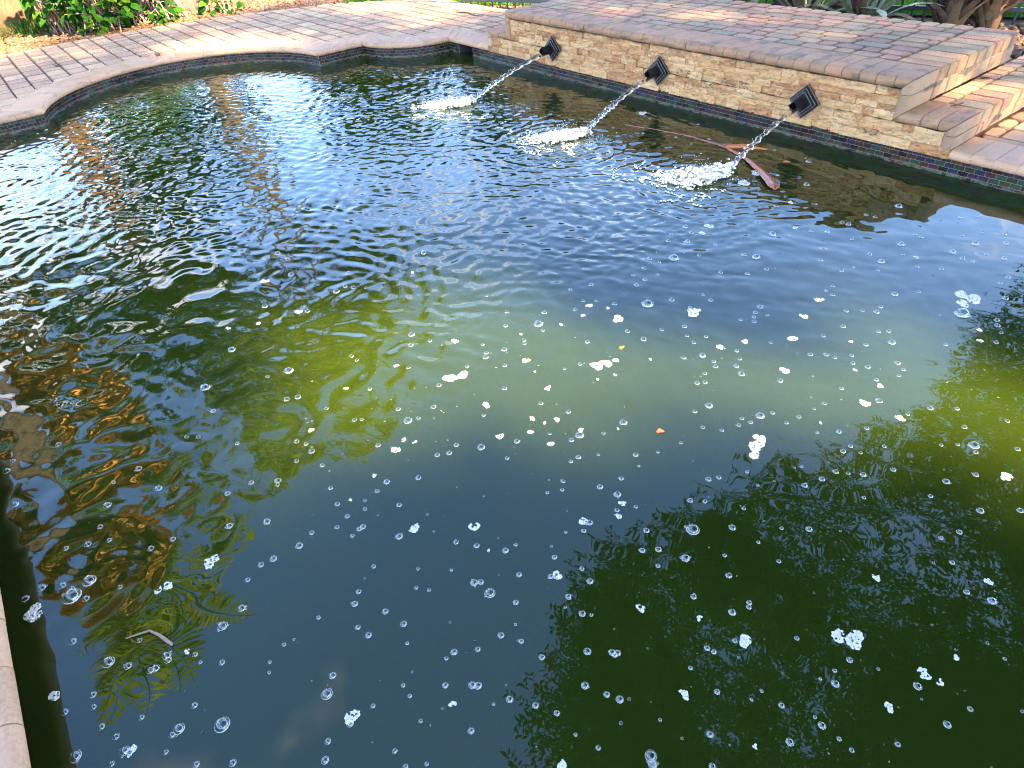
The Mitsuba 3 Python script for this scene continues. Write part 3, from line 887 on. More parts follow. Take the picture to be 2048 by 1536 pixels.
    for _ in range(26):
        a = math.pi * (1.0 + 1.0 * rr.random()) ; d = .12 + .34 * rr.random(); c = np.array([jx + dirx * .5 + d * math.cos(a) * 1.2, jy - .18 + d * math.sin(a) * .8])
        th = rr.random() * 3.14
        for m in range(rr.integers(6, 22)):
            c = c + .008 * np.array([math.cos(th), math.sin(th)]); th += rr.normal() * .5; s = .002 + .005 * rr.random() ** 2
            mb.add(ico.vertices * s * [1.3, 1.3, .6] + [c[0] + rr.normal() * .004, c[1] + rr.normal() * .004, .004], ico.faces)
    part(s_, 'lace', mb, 'froth', True, kind='stuff')

# ------------------------------------------------------------------ bubbles and foam floating on the pond
BUB = """f0.172,-0.826,48.6 f1.565,-1.194,44.7 f0.141,-0.661,42 f-1.131,-0.257,41.6 f0.831,-2.09,39.3 b1.581,-1.334,37.9 f1.521,-1.194,36.9 f0.53,-4.581,34.5 b0.542,-4.486,34.1 b0.466,-1.789,33.5 f0.642,-2.356,32.8 b0.651,-2.181,32.6 f1.474,-2.57,31.2 f1.552,-1.257,31 f2.029,-2.957,30.1 f0.376,-1.403,29.9 f0.813,-2.651,29.6 f0.475,-3.118,29.5 f-1.389,-0.312,29.3 f0.698,-4.133,27.6 f0.827,-2.613,27.3 f-0.802,-3.369,27.1 f0.496,-3.072,27 b0.434,-2.629,25.7 b0.733,-1.508,25.5 b1.554,-2.989,25.4 b0.519,-4.435,25.1 b-0.153,-3.877,25 b1.184,-4.268,24.8 f1.463,-2.53,24.8 b0.44,-0.612,24.6 b0.652,-1.257,24.5 b0.263,-0.309,24.3 f1.495,-2.607,24.2 b1.367,-0.701,24 b0.931,-0.549,23.9 b-0.021,-3.577,23 f1.999,-2.978,22.5 f2.05,-2.129,22 f1.22,-1.963,21.9 b-1.037,-3.202,21.8 f1.135,-1.64,21.7 b1.135,-0.937,21.5 f1.601,-2.122,21.3 b1.931,-2.062,21.3 b1.153,-1.152,21.1 f1.372,-4.018,20.8 b0.571,-3.37,20.8 b0.83,-4.448,20.7 f1.857,-3.162,20.6 f0.4,-1.493,20.6 b-0.338,-3.703,20.6 f1.313,-2.162,20.5 b-0.448,-3.149,20.4 b1.332,-0.85,20.3 b-0.766,-3.242,20.3 f1.163,-1.795,20.2 b-0.471,-2.634,20 b1.326,-3.567,19.9 b1.397,-2.435,19.9 f-0.407,-3.361,19.9 f1.001,-3.609,19.7 b1.044,-2.963,19.6 b-0.561,-3.025,19.6 f1.117,-3.468,19.5 f0.695,-4.261,19.2 b0.294,-1.492,19.2 b0.113,-3.072,19.1 f1.061,-2.213,18.9 f0.67,-3.481,18.8 b1.283,-4.04,18.6 f0.698,-3.108,18.5 b1.489,-1.716,18.5 b0.861,-0.915,18.5 b0.402,-1.609,18.4 b1.461,-0.606,18.3 f0.288,-2.965,18 b0.928,-4.178,17.8 b1.125,-4.353,17.8 b1.028,-4.563,17.8 b1.33,-1.378,17.7 b1.246,-2.521,17.6 b1.514,-0.758,17.6 b1.202,-0.47,17.6 f0.593,-2.831,17.5 b-0.572,-3.458,17.5 b1.101,-2.807,17.4 b1.045,-2.304,17.4 b0.24,-4.326,17.3 b0.86,-3.252,17.3 f0.512,-0.882,17.3 b1.885,-3.541,17.2 b0.826,-1.054,17.2 b-0.18,-4.57,17 f1.717,-2.109,17 f0.483,-2.372,16.9 f0.833,-4.577,16.8 b0.998,-1.86,16.8 f-0.151,-0.238,16.8 b1.603,-3.081,16.7 b0.332,-1.673,16.7 b0.702,-2.081,16.7 b0.825,-0.914,16.7 b0.358,-0.553,16.7 b0.956,-1.331,16.6 b1.65,-1.097,16.6 b0.45,-4.552,16.5 f1.407,-3.392,16.5 f0.863,-3.172,16.4 b0.68,-1.53,16.4 b0.3,-0.685,16.4 b0.362,-2.243,16.3 b-0.107,-0.698,16.3 b0.021,-4.57,16.1 f0.695,-1.125,16.1 f1.104,-2.114,16 b1.217,-2.291,16 b-0.421,-0.38,16 b0.386,-1.873,15.9 b-0.934,-3.189,15.9 b0.484,-0.973,15.9 b0.274,-4.175,15.8 b1.389,-0.881,15.8 b1.314,-3.056,15.7 b0.816,-2.388,15.7 b-0.421,-3.069,15.7 b1.42,-0.511,15.6 f1.32,-3.208,15.5 b1.084,-1.127,15.5 b0.357,-1.524,15.5 b0.665,-3.947,15.4 b0.476,-2.847,15.4 b0.601,-4.044,15.3 b1.092,-4.468,15.3 f1.102,-4.458,15.3 b0.821,-3.907,15.3 b0.866,-0.755,15.3 b0.169,-3.62,15.3 b0.148,-3.657,15.3 b0.136,-4.202,15.2 f2.173,-2.912,15.2 b1.628,-2.073,15.2 b0.385,-2.551,15.2 b-0.385,-3.327,15.2 f0.783,-2.879,15.1 b0.913,-4.322,15 b0.474,-3.705,15 f0.838,-2.573,15 b0.91,-4.118,14.9 b0.433,-1.961,14.9 b0.994,-3.66,14.8 b0.512,-2.102,14.8 b1.271,-3.581,14.7 f1.628,-3.291,14.7 b0.464,-2.935,14.7 b0.181,-3.117,14.7 b0.524,-3.851,14.6 b1.59,-0.918,14.6 b0.82,-1.963,14.5 b1.345,-1.558,14.5 b0.91,-0.749,14.5 b0.506,-2.036,14.4 b-0.828,-0.583,14.4 b0.367,-4.411,14.3 b0.813,-3.986,14.3 b2.199,-2.598,14.3 b0.249,-0.602,14.3 b2.056,-2.32,14.2 b0.439,-1.864,14.2 b1.168,-0.806,14.2 b-0.457,-3.097,14.2 b-1.002,-0.318,14.2 b-0.609,-0.494,14.2 b0.459,-4.594,14.1 b-0.195,-4.399,14.1 b0.549,-2.283,14.1 b0.872,-2.202,14.1 b1.335,-3.197,14 b1.943,-2.278,14 b0.834,-1.572,14 b0.704,-1.741,14 f1.244,-1.013,14 b1.34,-0.566,14 b1.692,-1.288,14 b0.483,-4.501,13.9 b0.93,-4.355,13.9 b1.898,-3.55,13.9 b-0.658,-0.201,13.9 b0.777,-3.578,13.8 b1.308,-1.747,13.8 b1.587,-0.988,13.8 f-0.455,-3.537,13.8 b1.01,-1.909,13.7 b1.566,-1.823,13.7 f1.846,-3.38,13.6 b0.294,-1.605,13.6 b0.768,-1.099,13.6 b0.524,-4.261,13.5 b1.625,-2.898,13.5 b0.579,-4.455,13.4 b0.921,-3.143,13.4 b0.264,-2.666,13.4 b0.461,-2.438,13.4 f2.182,-2.918,13.3 f1.01,-3.065,13.3 b0.733,-2.394,13.3 b0.448,-0.831,13.3 b0.875,-4.41,13.2 f1.031,-2.945,13.2 b1.257,-3.075,13.2 b1.006,-2.368,13.2 b0.015,-3.898,13.2 f1.976,-2.751,13.1 b0.796,-1.665,13.1 b0.701,-4.511,13 b0.833,-3.49,13 f1.772,-3.704,13 f1.59,-1.996,13 b-0.224,-4.547,12.9 b0.572,-3.259,12.9 f1.376,-3.116,12.9 b1.155,-1.562,12.9 b1.363,-1.963,12.9 b1.505,-1.923,12.9 b-0.401,-2.813,12.9 b-0.452,-0.523,12.9 f2.169,-2.547,12.8 b0.439,-2.045,12.8 b0.95,-1.04,12.8 b1.322,-2.004,12.8 f1.675,-1.404,12.8 b0.005,-0.276,12.8 b1.678,-3.544,12.7 b0.521,-1.544,12.7 f-0.339,-2.782,12.7 b0.464,-4.002,12.6 b0.71,-1.21,12.6 b0.93,-2.91,12.5 b1.462,-2.8,12.5 b-0.372,-3.027,12.5 f2.164,-3.05,12.4 f0.522,-2.447,12.4 b0.536,-4.198,12.3 b0.808,-4.022,12.3 b2.058,-3.091,12.3 f0.935,-2.97,12.3 f1.349,-3.072,12.3 b0.442,-2.915,12.3 b0.534,-1.684,12.3 b1.431,-1.8,12.3 b1.108,-3.87,12.2 b1.117,-3.037,12.2 b0.322,-4.365,12.1 b1.383,-4.028,12.1 f0.917,-3.079,12.1 b1.138,-2.452,12.1 f1.708,-1.475,12.1 b0.793,-3.31,12 b1.988,-2.186,12 b1.182,-1.239,12 b1.282,-3.566,11.9 f0.375,-3.661,11.9 b1.026,-1.942,11.9 b1.116,-1.498,11.9 b0.493,-3.365,11.8 b0.39,-3.724,11.8 b2.129,-2.237,11.8 b1.186,-1.021,11.8 b1.445,-0.769,11.8 b1.475,-3.412,11.7 b1.237,-2.89,11.7 b1.506,-3.153,11.7 b0.77,-1.955,11.7 b1.001,-1.999,11.7 b1.389,-1.291,11.7 b1.411,-0.796,11.7 b1.751,-1.442,11.7 f-0.508,-3.656,11.7 b0.087,-4.023,11.6 b0.513,-1.959,11.6 b1.292,-0.657,11.6 b1.253,-0.405,11.6 b0.222,-0.274,11.6 b0.118,-3.99,11.5 b2.264,-2.989,11.5 b0.828,-2.954,11.5 b1.875,-1.999,11.5 b1.287,-1.09,11.5 b0.304,-3.205,11.5 b-0.718,-0.469,11.5 b0.471,-3.923,11.4 b0.482,-3.765,11.4 b1.616,-2.313,11.4 b0.896,-4.564,11.3 b1.695,-3.16,11.3 b0.794,-2.071,11.3 b1.136,-0.798,11.3 b1.631,-1.588,11.3 b0.889,-3.597,11.2 f0.871,-3.032,11.2 f0.553,-2.329,11.2 b0.977,-2.194,11.2 b1.1,-2.304,11.2 b0.316,-3.386,11.2 b1.816,-2.347,11.1 b2.051,-2.44,11.1 b1.445,-1.654,11.1 b0.301,-3.566,11 b1.397,-3.406,11 b1.82,-1.925,11 b1.42,-1.685,11 b0.971,-2.263,11 b0.339,-4.468,10.9 b1.434,-0.88,10.9 b1.178,-2.047,10.8 b-0.045,-3.658,10.8 f0.697,-4.286,10.7 b1.043,-4.477,10.7 b0.818,-3.744,10.7 b2.027,-1.983,10.7 b1.457,-1.941,10.7 b1.506,-2.105,10.7 b0.398,-4.355,10.6 b0.115,-3.336,10.6 b1.029,-4.215,10.5 b0.425,-3.704,10.5 f2.212,-2.908,10.5 b1.081,-3.844,10.4 b0.586,-3.334,10.4 b0.675,-3.731,10.4 b1.727,-3.519,10.4 b1.94,-3.406,10.4 b2.147,-2.62,10.4 b1.948,-2.089,10.4 b0.502,-2.762,10.4 b1.128,-4.37,10.3 b1.456,-3.804,10.3 b1.583,-3.817,10.3 b1.376,-2.527,10.3 b1.509,-2.221,10.3 b1.599,-1.847,10.3 f0.259,-3.234,10.3 b0.832,-4.072,10.2 b0.141,-4.287,10.2 b0.961,-3.217,10.2 b1.808,-3.248,10.2 b1.161,-3.146,10.2 f0.506,-2.561,10.2 b1.303,-1.589,10.2 b0.93,-4.505,10.1 b1.176,-3.897,10.1 b0.542,-3.86,10.1 f0.647,-3.434,10.1 b1.511,-2.879,10.1 b1.954,-1.869,10.1 b0.484,-2.646,10.1 b0.922,-2.246,10.1 f0.247,-3.453,10.1 b0.617,-0.801,10.1 b1.232,-4.345,10 b1.739,-1.366,10 b0.604,-4.369,9.9 b1.417,-2.392,9.9 b0.385,-2.891,9.9 b0.094,-2.653,9.9 b1.093,-1.285,9.9 b1.115,-1.55,9.9 b0.253,-3.891,9.8 b0.835,-3.788,9.8 b0.477,-2.324,9.7 b1.056,-1.891,9.7 b1.606,-1.893,9.7 b0.735,-3.148,9.6 b1.682,-3.639,9.6 b1.123,-2.324,9.6 b1.174,-2.265,9.6 b1.71,-1.325,9.6 b1.789,-3.121,9.5 b1.62,-3.48,9.5 b1.045,-1.969,9.5 b1.335,-2.222,9.5 f1.383,-1.822,9.5 b1.246,-3.449,9.4 b2.182,-2.954,9.4 b0.325,-2.34,9.4 b1.367,-1.035,9.4 b1.499,-3.753,9.3 b1.509,-3.743,9.3 f1.506,-3.815,9.3 b1.76,-1.987,9.3 b0.671,-2.567,9.3 b1.536,-3.418,9.2 b1.755,-3.504,9.2 b1.693,-2.541,9.2 b1.772,-2.74,9.2 b0.347,-2.739,9.2 b0.48,-3.174,9.2 b1.338,-1.511,9.2 b0.888,-3.726,9.1 b0.809,-3.35,9.1 b1.48,-3.335,9.1 b1.534,-3.116,9.1 b1.076,-1.353,9.1 b0.927,-4.367,9 b0.928,-4.323,9 f0.726,-3.596,9 b0.608,-3.515,9 b1.766,-2.433,9 b1.672,-2.603,9 b0.67,-2.999,9 f0.938,-4.277,8.9 b1.25,-4.008,8.9 b1.418,-4.11,8.9 b1.704,-2.483,8.9 b1.259,-1.637,8.9 f2.208,-2.819,8.8 b1.248,-3.798,8.7 b1.214,-3.886,8.7 b1.4,-3.739,8.7 b1.467,-3.092,8.7 b1.716,-3.037,8.7 b1.673,-2.386,8.7 b1.176,-3.503,8.6 b0.788,-3.385,8.6 f1.744,-3.198,8.6 b1.662,-3.435,8.6 b2.063,-3.285,8.6 b0.823,-2.286,8.6 b0.073,-3.34,8.6 b1.479,-2.91,8.5 f1.484,-1.975,8.5 b1.443,-3.62,8.4 b1.585,-3.704,8.4 f0.682,-3.409,8.4 b2.089,-3.2,8.4 b0.559,-2.912,8.4 b1.118,-2.186,8.4 b1.122,-2.387,8.4 b1.289,-1.863,8.4 b1.184,-3.817,8.3 b0.429,-3.514,8.3 b1.672,-3.426,8.3 b1.155,-2.428,8.3 b0.896,-4.499,8.2 b1.043,-3,8.2 b1.125,-3.541,8.1 b0.562,-3.707,8.1 b1.232,-2.581,8.1 b1.334,-3.47,8.1 b1.284,-4.278,8 b0.752,-3.745,8 b0.436,-2.365,8 b0.212,-3.04,8 b0.995,-4.5,7.9 b0.758,-2.689,7.9 b1.563,-1.973,7.9 b0.801,-3.857,7.8 b0.482,-2.748,7.8 b0.888,-3.739,7.7 b1.557,-3.577,7.7 b1.668,-2.232,7.7 b1.157,-2.219,7.7 b1.093,-4.306,7.6 b1.488,-2.344,7.6 b1.43,-1.9,7.6 b1.395,-3.531,7.5 b1.636,-3.666,7.5 b1.357,-3.357,7.5 b1.395,-1.959,7.5 b0.79,-3.621,7.4 b1.985,-3.455,7.4 b2.049,-3.013,7.4 b1.395,-2.487,7.4 b1.364,-2.492,7.4 b1.277,-3,7.4 b1.479,-2.77,7.4 f0.441,-2.73,7.4 b1.346,-3.231,7.3 f0.899,-2.639,7.3 b0.819,-4.368,7.2 b1.385,-4.087,7.2 f0.918,-3.012,7.1 b1.357,-3.102,7.1 b1.724,-2.069,7.1 b1.434,-3.688,7 b1.801,-3.065,7 b1.808,-3.076,7 b1.436,-3.324,7 b1.477,-2.401,7 b1.677,-2.348,7 f0.925,-2.469,7 b0.461,-3.026,7 b0.96,-4.263,6.9 b1.671,-3.435,6.9 b1.891,-3.317,6.9 b1.036,-4.417,6.8 f2.02,-3.352,6.8 b1.301,-2.624,6.8 b1.353,-2.589,6.8 b1.939,-2.369,6.8 b2.083,-2.556,6.8 f0.67,-2.85,6.8 b1.101,-4.5,6.7 b1.036,-3.771,6.7 b1.825,-3.243,6.7 b1.115,-3.069,6.7 b1.569,-3.158,6.7 b0.446,-3.493,6.6 b1.49,-3.59,6.6 b2.006,-3.23,6.6 b1.748,-2.27,6.6 b1.186,-3.172,6.5 b2.027,-2.497,6.5 b0.896,-3.767,6.4 b0.738,-2.753,6.4 f0.766,-3.705,6.3 b1.841,-3.18,6.3 b1.733,-2.461,6.3 b0.27,-3.015,6.3 b0.83,-3.687,6.2 b1.778,-2.898,6.2 f0.874,-2.708,6.2 b2.281,-2.917,6.1 b0.969,-3.034,6.1 b1.3,-2.738,6.1 b1.604,-2.815,6.1 b1.093,-2.896,6.1 b1.814,-2.517,6.1 b1.158,-4.393,6 b1.079,-3.966,6 b1.163,-3.215,6 b1.386,-3.05,6 b1.523,-2.685,6 b1.713,-2.352,6 b1.896,-2.095,6 b1.505,-3.977,5.9 b1.936,-3.059,5.9 b1.863,-2.134,5.9 b1.549,-3.975,5.8 b0.798,-3.671,5.8 b1.669,-2.993,5.8 f1.214,-3.487,5.7 b1.798,-3.618,5.7 b2.215,-3.111,5.7 b1.25,-3.414,5.7 b1.719,-2.795,5.7 b1.177,-3.714,5.6 b1.09,-4.07,5.6 b1.277,-2.826,5.6 b1.57,-2.368,5.6 b1.383,-3.966,5.5 b1.207,-3.69,5.5 b1.814,-3.319,5.5 b1.154,-2.98,5.5 b1.704,-2.886,5.5 b1.128,-3.677,5.3 f1.114,-2.844,5.3 b1.501,-2.272,5.3 b1.623,-2.541,5.3 b1.388,-3.884,5.2 b1.401,-3.764,5.2 b1.195,-3.606,5.2 b2.128,-3.197,5.2 b2.158,-3.198,5.2 f1.555,-2.321,5.2 b1.421,-3.885,5.1 b2.04,-3.064,5.1 b1.301,-3.819,5 b1.555,-3.403,5 b1.277,-2.919,5 b0.991,-4.259,4.9 b1.575,-3.935,4.9 b1.111,-4.118,4.8 b1.488,-3.896,4.7 b1.136,-4.13,4.6 b1.314,-3.274,4.6 b1.578,-2.708,4.6 b1.957,-3.236,4.5 b2.282,-2.737,4.4 b1.745,-3.638,4.3 b1.493,-3.44,4.3 b1.569,-3.741,4.2 b1.444,-3.572,4.2 b2.069,-3.196,4.2 b1.954,-3.271,4.1 b1.847,-3.467,4 b2.029,-3.107,4 b2.104,-2.983,3.7"""
items = []
for w in BUB.split():
    x, y, r = map(float, w[1:].split(',')); items.append((w[0], x, y, r / 1000))


def surf(x, y): return float(wave_height(np.array([[x]]), np.array([[y]]))[0, 0])


XA, YA = np.array([i[1] for i in items]), np.array([i[2] for i in items])
ZA = wave_height(XA[:, None], YA[:, None])[:, 0]


def dome(mb, c, r, nth=14, nr=5, squash=0.82, tilt=0.0):
    th = np.arange(nth) * 2 * np.pi / nth
    ring = [(1.16, -.10, 0.0), (1.06, .035, 0.0), (1.0, .12, .12)] + [(math.cos(a), squash * math.sin(a) + .02, math.sin(a)) for a in np.linspace(.25, math.pi / 2, nr)[:-1]]
    V = [np.c_[c[0] + r * q[0] * np.cos(th), c[1] + r * q[0] * np.sin(th), np.full(nth, c[2] + r * q[1])] for q in ring]
    U = [np.c_[np.zeros(nth), np.full(nth, q[2])] for q in ring]
    n = len(ring); V = np.vstack(V + [[[c[0], c[1], c[2] + r * (squash + .02)]]]); U = np.vstack(U + [[[0, 1.0]]])
    i, j = np.meshgrid(np.arange(n - 1), np.arange(nth), indexing='ij'); k = (j + 1) % nth
    q = np.stack([i * nth + j, i * nth + k, (i + 1) * nth + k, (i + 1) * nth + j], -1).reshape(-1, 4)
    j = np.arange(nth); F = np.vstack([q[:, [0, 1, 2]], q[:, [0, 2, 3]], np.c_[(n - 1) * nth + j, (n - 1) * nth + (j + 1) % nth, np.full(nth, n * nth)]])
    mb.add(V, F, U)


SPECIAL_B = [  # (x, y, label)
    (1.581, -1.334, 'large froth-rimmed double bubble just below the big white foam raft at the right'),
    (0.542, -4.486, 'largest clear bubble floating over the left green reflection near the near pool edge'),
    (0.466, -1.789, 'big clear dome bubble beyond the pale green patch, right of the splashing water'),
    (0.651, -2.181, 'round froth-collared bubble beside the long foam streak'),
    (0.434, -2.629, 'thick-ringed white bubble at the left edge of the pale green patch'),
    (1.554, -2.989, 'big clear bubble alone on the dark tree reflection'),
    (0.733, -1.508, 'clear dome bubble nearest the right splash, among small bubbles'),
]
used = set()
bubbles = [(i, it) for i, it in enumerate(items) if it[0] == 'b']
for n, (i, (_, x, y, r)) in enumerate(bubbles[:290]):
    mb = MB(); r *= .70; dome(mb, (x, y, ZA[i]), r, 16 if r > .012 else 10, 6 if r > .012 else 3)
    rr = np.random.default_rng(900 + i)
    for _ in range(int(rr.integers(0, 5)) if r > .009 else int(rr.integers(0, 2))):      # tiny bubbles clinging to its rim
        a = rr.random() * 6.28; s = r * (.12 + .2 * rr.random()); dome(mb, (x + (r + s * .6) * math.cos(a), y + (r + s * .6) * math.sin(a), ZA[i]), s, 7, 3)
    lab = next((l for a, b, l in SPECIAL_B if abs(a - x) < .02 and abs(b - y) < .02), None)
    zone = ('in front of the stone wall' if y > -.75 else 'on the dark tree reflection at the lower right' if x > 1.35 and y < -2.45 else 'on the blue water at the right' if x > .95 and y > -1.9
            else 'on or beside the pale green patch' if y > -3.1 and x > .35 else 'near the near left pool corner' if y < -4.0 and x < .95 else 'on the rippled water at the left' if x < .35 else 'on the smooth blue foreground water')
    kind = 'big clear bubble' if r > .0095 else ('small clear bubble' if r > .0060 else 'tiny bubble')
    size = f'{kind} {zone}'; grp = None if lab else size.replace('bubble', 'bubbles')
    key = thing('bubble', lab or size, 'bubble', grp)
    v, f, u = mb.get(); scene[key] = ply((v, f), 'bubble_skin', smooth=True, uv=u)
mb = MB()
for i, (_, x, y, r) in bubbles[290:]: dome(mb, (x, y, ZA[i]), r, 8, 3)
NB = 600
rs = np.random.default_rng(77)
ex = np.c_[rs.uniform(-1.2, 2.6, NB * 3), rs.uniform(-4.5, -.25, NB * 3)]
ex = ex[(ex[:, 0] + .35 * rs.normal(size=len(ex)) > .15 - .25 * (ex[:, 1] + 2.5))][:NB]
ez = wave_height(ex[:, :1], ex[:, 1:])[:, 0]
for (x, y), z in zip(ex, ez): dome(mb, (x, y, z), .0012 + .0030 * rs.random() ** 2.5, 6, 2)
v, f, u = mb.get()
scene['bubble_specks'] = ply((v, f), 'bubble_skin', smooth=True, uv=u)
labels['bubble_specks'] = {'kind': 'stuff', 'label': 'scattered specks of froth and the tiniest bubbles on the pond', 'category': 'bubbles'}

rs = np.random.default_rng(78); mb = MB()
for _ in range(260):
    x, y = rs.uniform(-4.9, -1.6), rs.uniform(-4.2, -1.5)
    if not POOL.buffer(-.06).contains(Point(x, y)) or rs.random() < sm(-3.0, -1.5, x): continue
    z = surf(x, y); k = rs.integers(5, 9); a = np.sort(rs.random(k)) * 6.28; r = (.004 + .012 * rs.random() ** 2.2) * (.6 + .6 * rs.random(k))
    V = np.vstack([np.c_[x + r * np.cos(a) * 1.3, y + r * np.sin(a), np.full(k, z + .0008)], np.c_[x + .7 * r * np.cos(a) * 1.3, y + .7 * r * np.sin(a), np.full(k, z + .0035)], [[x, y, z + .004]]])
    i = np.arange(k); j = (i + 1) % k
    mb.add(V, np.vstack([np.c_[i, j, j + k], np.c_[i, j + k, i + k], np.c_[i + k, j + k, np.full(k, 2 * k)]]))
struct('foam_flecks', mb, 'foam', False, 'white foam flecks scattered over the dark rippled water of the left bay', 'stuff')

# foam rafts: overlapping discs of the list grow together
foam = [(i, it) for i, it in enumerate(items) if it[0] == 'f']
group = list(range(len(foam)))
for a in range(len(foam)):
    for b in range(a):
        (_, (_, xa, ya, ra)), (_, (_, xb, yb, rb)) = foam[a], foam[b]
        if math.hypot(xa - xb, ya - yb) < 1.12 * (ra + rb):
            g0, g1 = group[a], group[b]; group = [g1 if g == g0 else g for g in group]
rafts = {}
for k, g in enumerate(group): rafts.setdefault(g, []).append(foam[k])
rafts = sorted(rafts.values(), key=lambda r: -sum(it[3] ** 2 for _, it in r))
FOAM_LABELS = [((1.53, -1.19), 'big white lobed foam raft at the right, above the bright bubble'), ((2.0, -2.95), 'white wing-shaped foam raft on the dark tree reflection, lower right'),
               ((.142, -.66), 'ragged white foam clot beside the end of the floating frond'), ((1.46, -2.57), 'tall white foam raft at the edge of the dark tree reflection'),
               ((.66, -2.36), 'long tapering cream foam streak on the pale green patch'), ((.475, -3.1), 'oval cream foam raft with a hole, left of the pale green patch'),
               ((.53, -4.58), 'star-shaped white foam patch close against the near pool edge'), ((.376, -1.403), 'oval white foam raft with two holes near the right splash'),
               ((.172, -.826), 'white foam clump at the dark end of the floating frond'), ((-1.13, -.257), 'white foam tuft near the wall between the middle jet and the frond tip')]
ico1 = trimesh.creation.icosphere(1)
for k, raft in enumerate(rafts):
    rr = np.random.default_rng(300 + k)
    blobs = []
    for i, (_, x, y, r) in raft:
        a = np.linspace(0, 2 * np.pi, 22)[:-1]; p0, p1 = rr.random(2) * 6.28
        rad = .88 * r * (0.84 + .16 * np.sin(2 * a + p0) + .12 * np.sin(3 * a + p1) + .07 * rr.normal(size=21))
        blobs.append(Polygon(np.c_[x + rad * np.cos(a), y + rad * np.sin(a)]).buffer(0))
    shape = unary_union(blobs).buffer(.002).buffer(-.002)
    zc = np.mean([ZA[i] for i, _ in raft])
    x0, y0, x1, y1 = shape.bounds; area = shape.area
    holes = []
    for _ in range(max(1, int(area / 0.36e-4))):
        holes.append(Point(rr.uniform(x0, x1), rr.uniform(y0, y1)).buffer(.0013 + .0040 * rr.random() ** 2.5, 6))
    sheet = shape.difference(unary_union(holes)).buffer(0)
    mb = MB()
    for g in getattr(sheet, 'geoms', [sheet]):
        if g.area < 2e-6: continue
        m = trimesh.creation.extrude_polygon(g.simplify(.0005), .0028, engine='earcut'); mb.add(m.vertices + [0, 0, zc - .0006], m.faces)
    pts = np.c_[rr.uniform(x0, x1, 6000), rr.uniform(y0, y1, 6000)]
    import shapely
    pts = pts[shapely.contains_xy(sheet, pts[:, 0], pts[:, 1])]
    for q in pts[:int(area / 2.2e-5)]:
        s = .0014 + .0022 * rr.random() ** 2
        dome(mb, (q[0], q[1], zc + .0016), s, 6, 2, 1.0)
    c = shape.centroid
    lab = next((l for (a, b), l in FOAM_LABELS if math.hypot(a - c.x, b - c.y) < .06), None)
    big = area > 7e-4
    key = thing('foam_patch', lab or ('coin-sized scrap of white foam drifting among the bubbles' if big else 'tiny scrap of white foam drifting among the bubbles'), 'foam', None if lab else ('larger foam scraps' if big else 'tiny foam scraps'))
    v, f, u = mb.get(); scene[key] = ply((v, f), 'foam', smooth=False, uv=u)
    for i, (_, x, y, r) in raft[:1]:
        if r > .012:       # one clear bubble caught in the raft
            mb = MB(); dome(mb, (x + r * .3, y - r * .2, zc + .0005), r * .34, 12, 4); v, f, u = mb.get()
            part(key, 'caught_bubble', (v, f, u), 'bubble_skin', True)

# ------------------------------------------------------------------ floating frond, petals, twig
fr = thing('floating_frond', 'long reddish purple palm frond floating before the stone wall, foam at its thick end', 'frond')
pts = np.array([(-1.06, -.535, .004), (-.75, -.455, .002), (-.47, -.415, .003), (-.21, -.445, .006), (.02, -.555, .010), (.18, -.66, .014), (.30, -.745, .014), (.352, -.80, .002)])
from scipy.interpolate import CubicSpline
cs = CubicSpline(np.linspace(0, 1, len(pts)), pts); q = np.linspace(0, 1, 60); c = cs(q); c[:, 2] += wave_height(c[:, :1], c[:, 1:2])[:, 0] + np.interp(q, [0, .45, .62], [-.0015, -.0005, .003]); t = cs(q, 1); t /= np.linalg.norm(t, axis=1, keepdims=True)
side = np.c_[-t[:, 1], t[:, 0], np.zeros(60)]
wd = np.interp(q, [0, .05, .5, .62, .75, .9, .97, 1], [.007, .012, .016, .020, .030, .036, .022, .003])
cross = np.linspace(-1, 1, 9); rows = []
rr = np.random.default_rng(5)
for a in cross:
    up_ = (0.55 * (1 - a * a) + .12 * math.cos(7 * a)) * wd * .7
    rows.append(c + side * (a * wd)[:, None] + np.c_[np.zeros((60, 2)), up_ - .004 + .0012 * rr.normal(size=60)])
V = np.stack(rows, 1); n, m = V.shape[:2]
U = np.stack(np.broadcast_arrays(q[:, None], (cross[None] + 1) / 2), -1)
i, j = np.meshgrid(np.arange(n - 1), np.arange(m - 1), indexing='ij'); F = np.stack([i * m + j, i * m + j + 1, (i + 1) * m + j + 1, (i + 1) * m + j], -1).reshape(-1, 4)
part(fr, 'blade', MB().add(V.reshape(-1, 3), F, U.reshape(-1, 2)), 'frond_skin', True)
mb = MB(); v, f = tube([(-.24, -.44, .004), (-.17, -.365, .006), (-.03, -.30, .003)], [.016, .018, .004], 8); mb.add(*fix(v, f), (0.3, .8))
v, f = tube([(-.28, -.425, .004), (-.25, -.385, .004), (-.21, -.36, .003)], [.008, .007, .002], 8); mb.add(*fix(v, f), (0.3, .8))
part(fr, 'side_shoot', mb, 'orange_stalk', True, label='orange side shoot lying on the water')


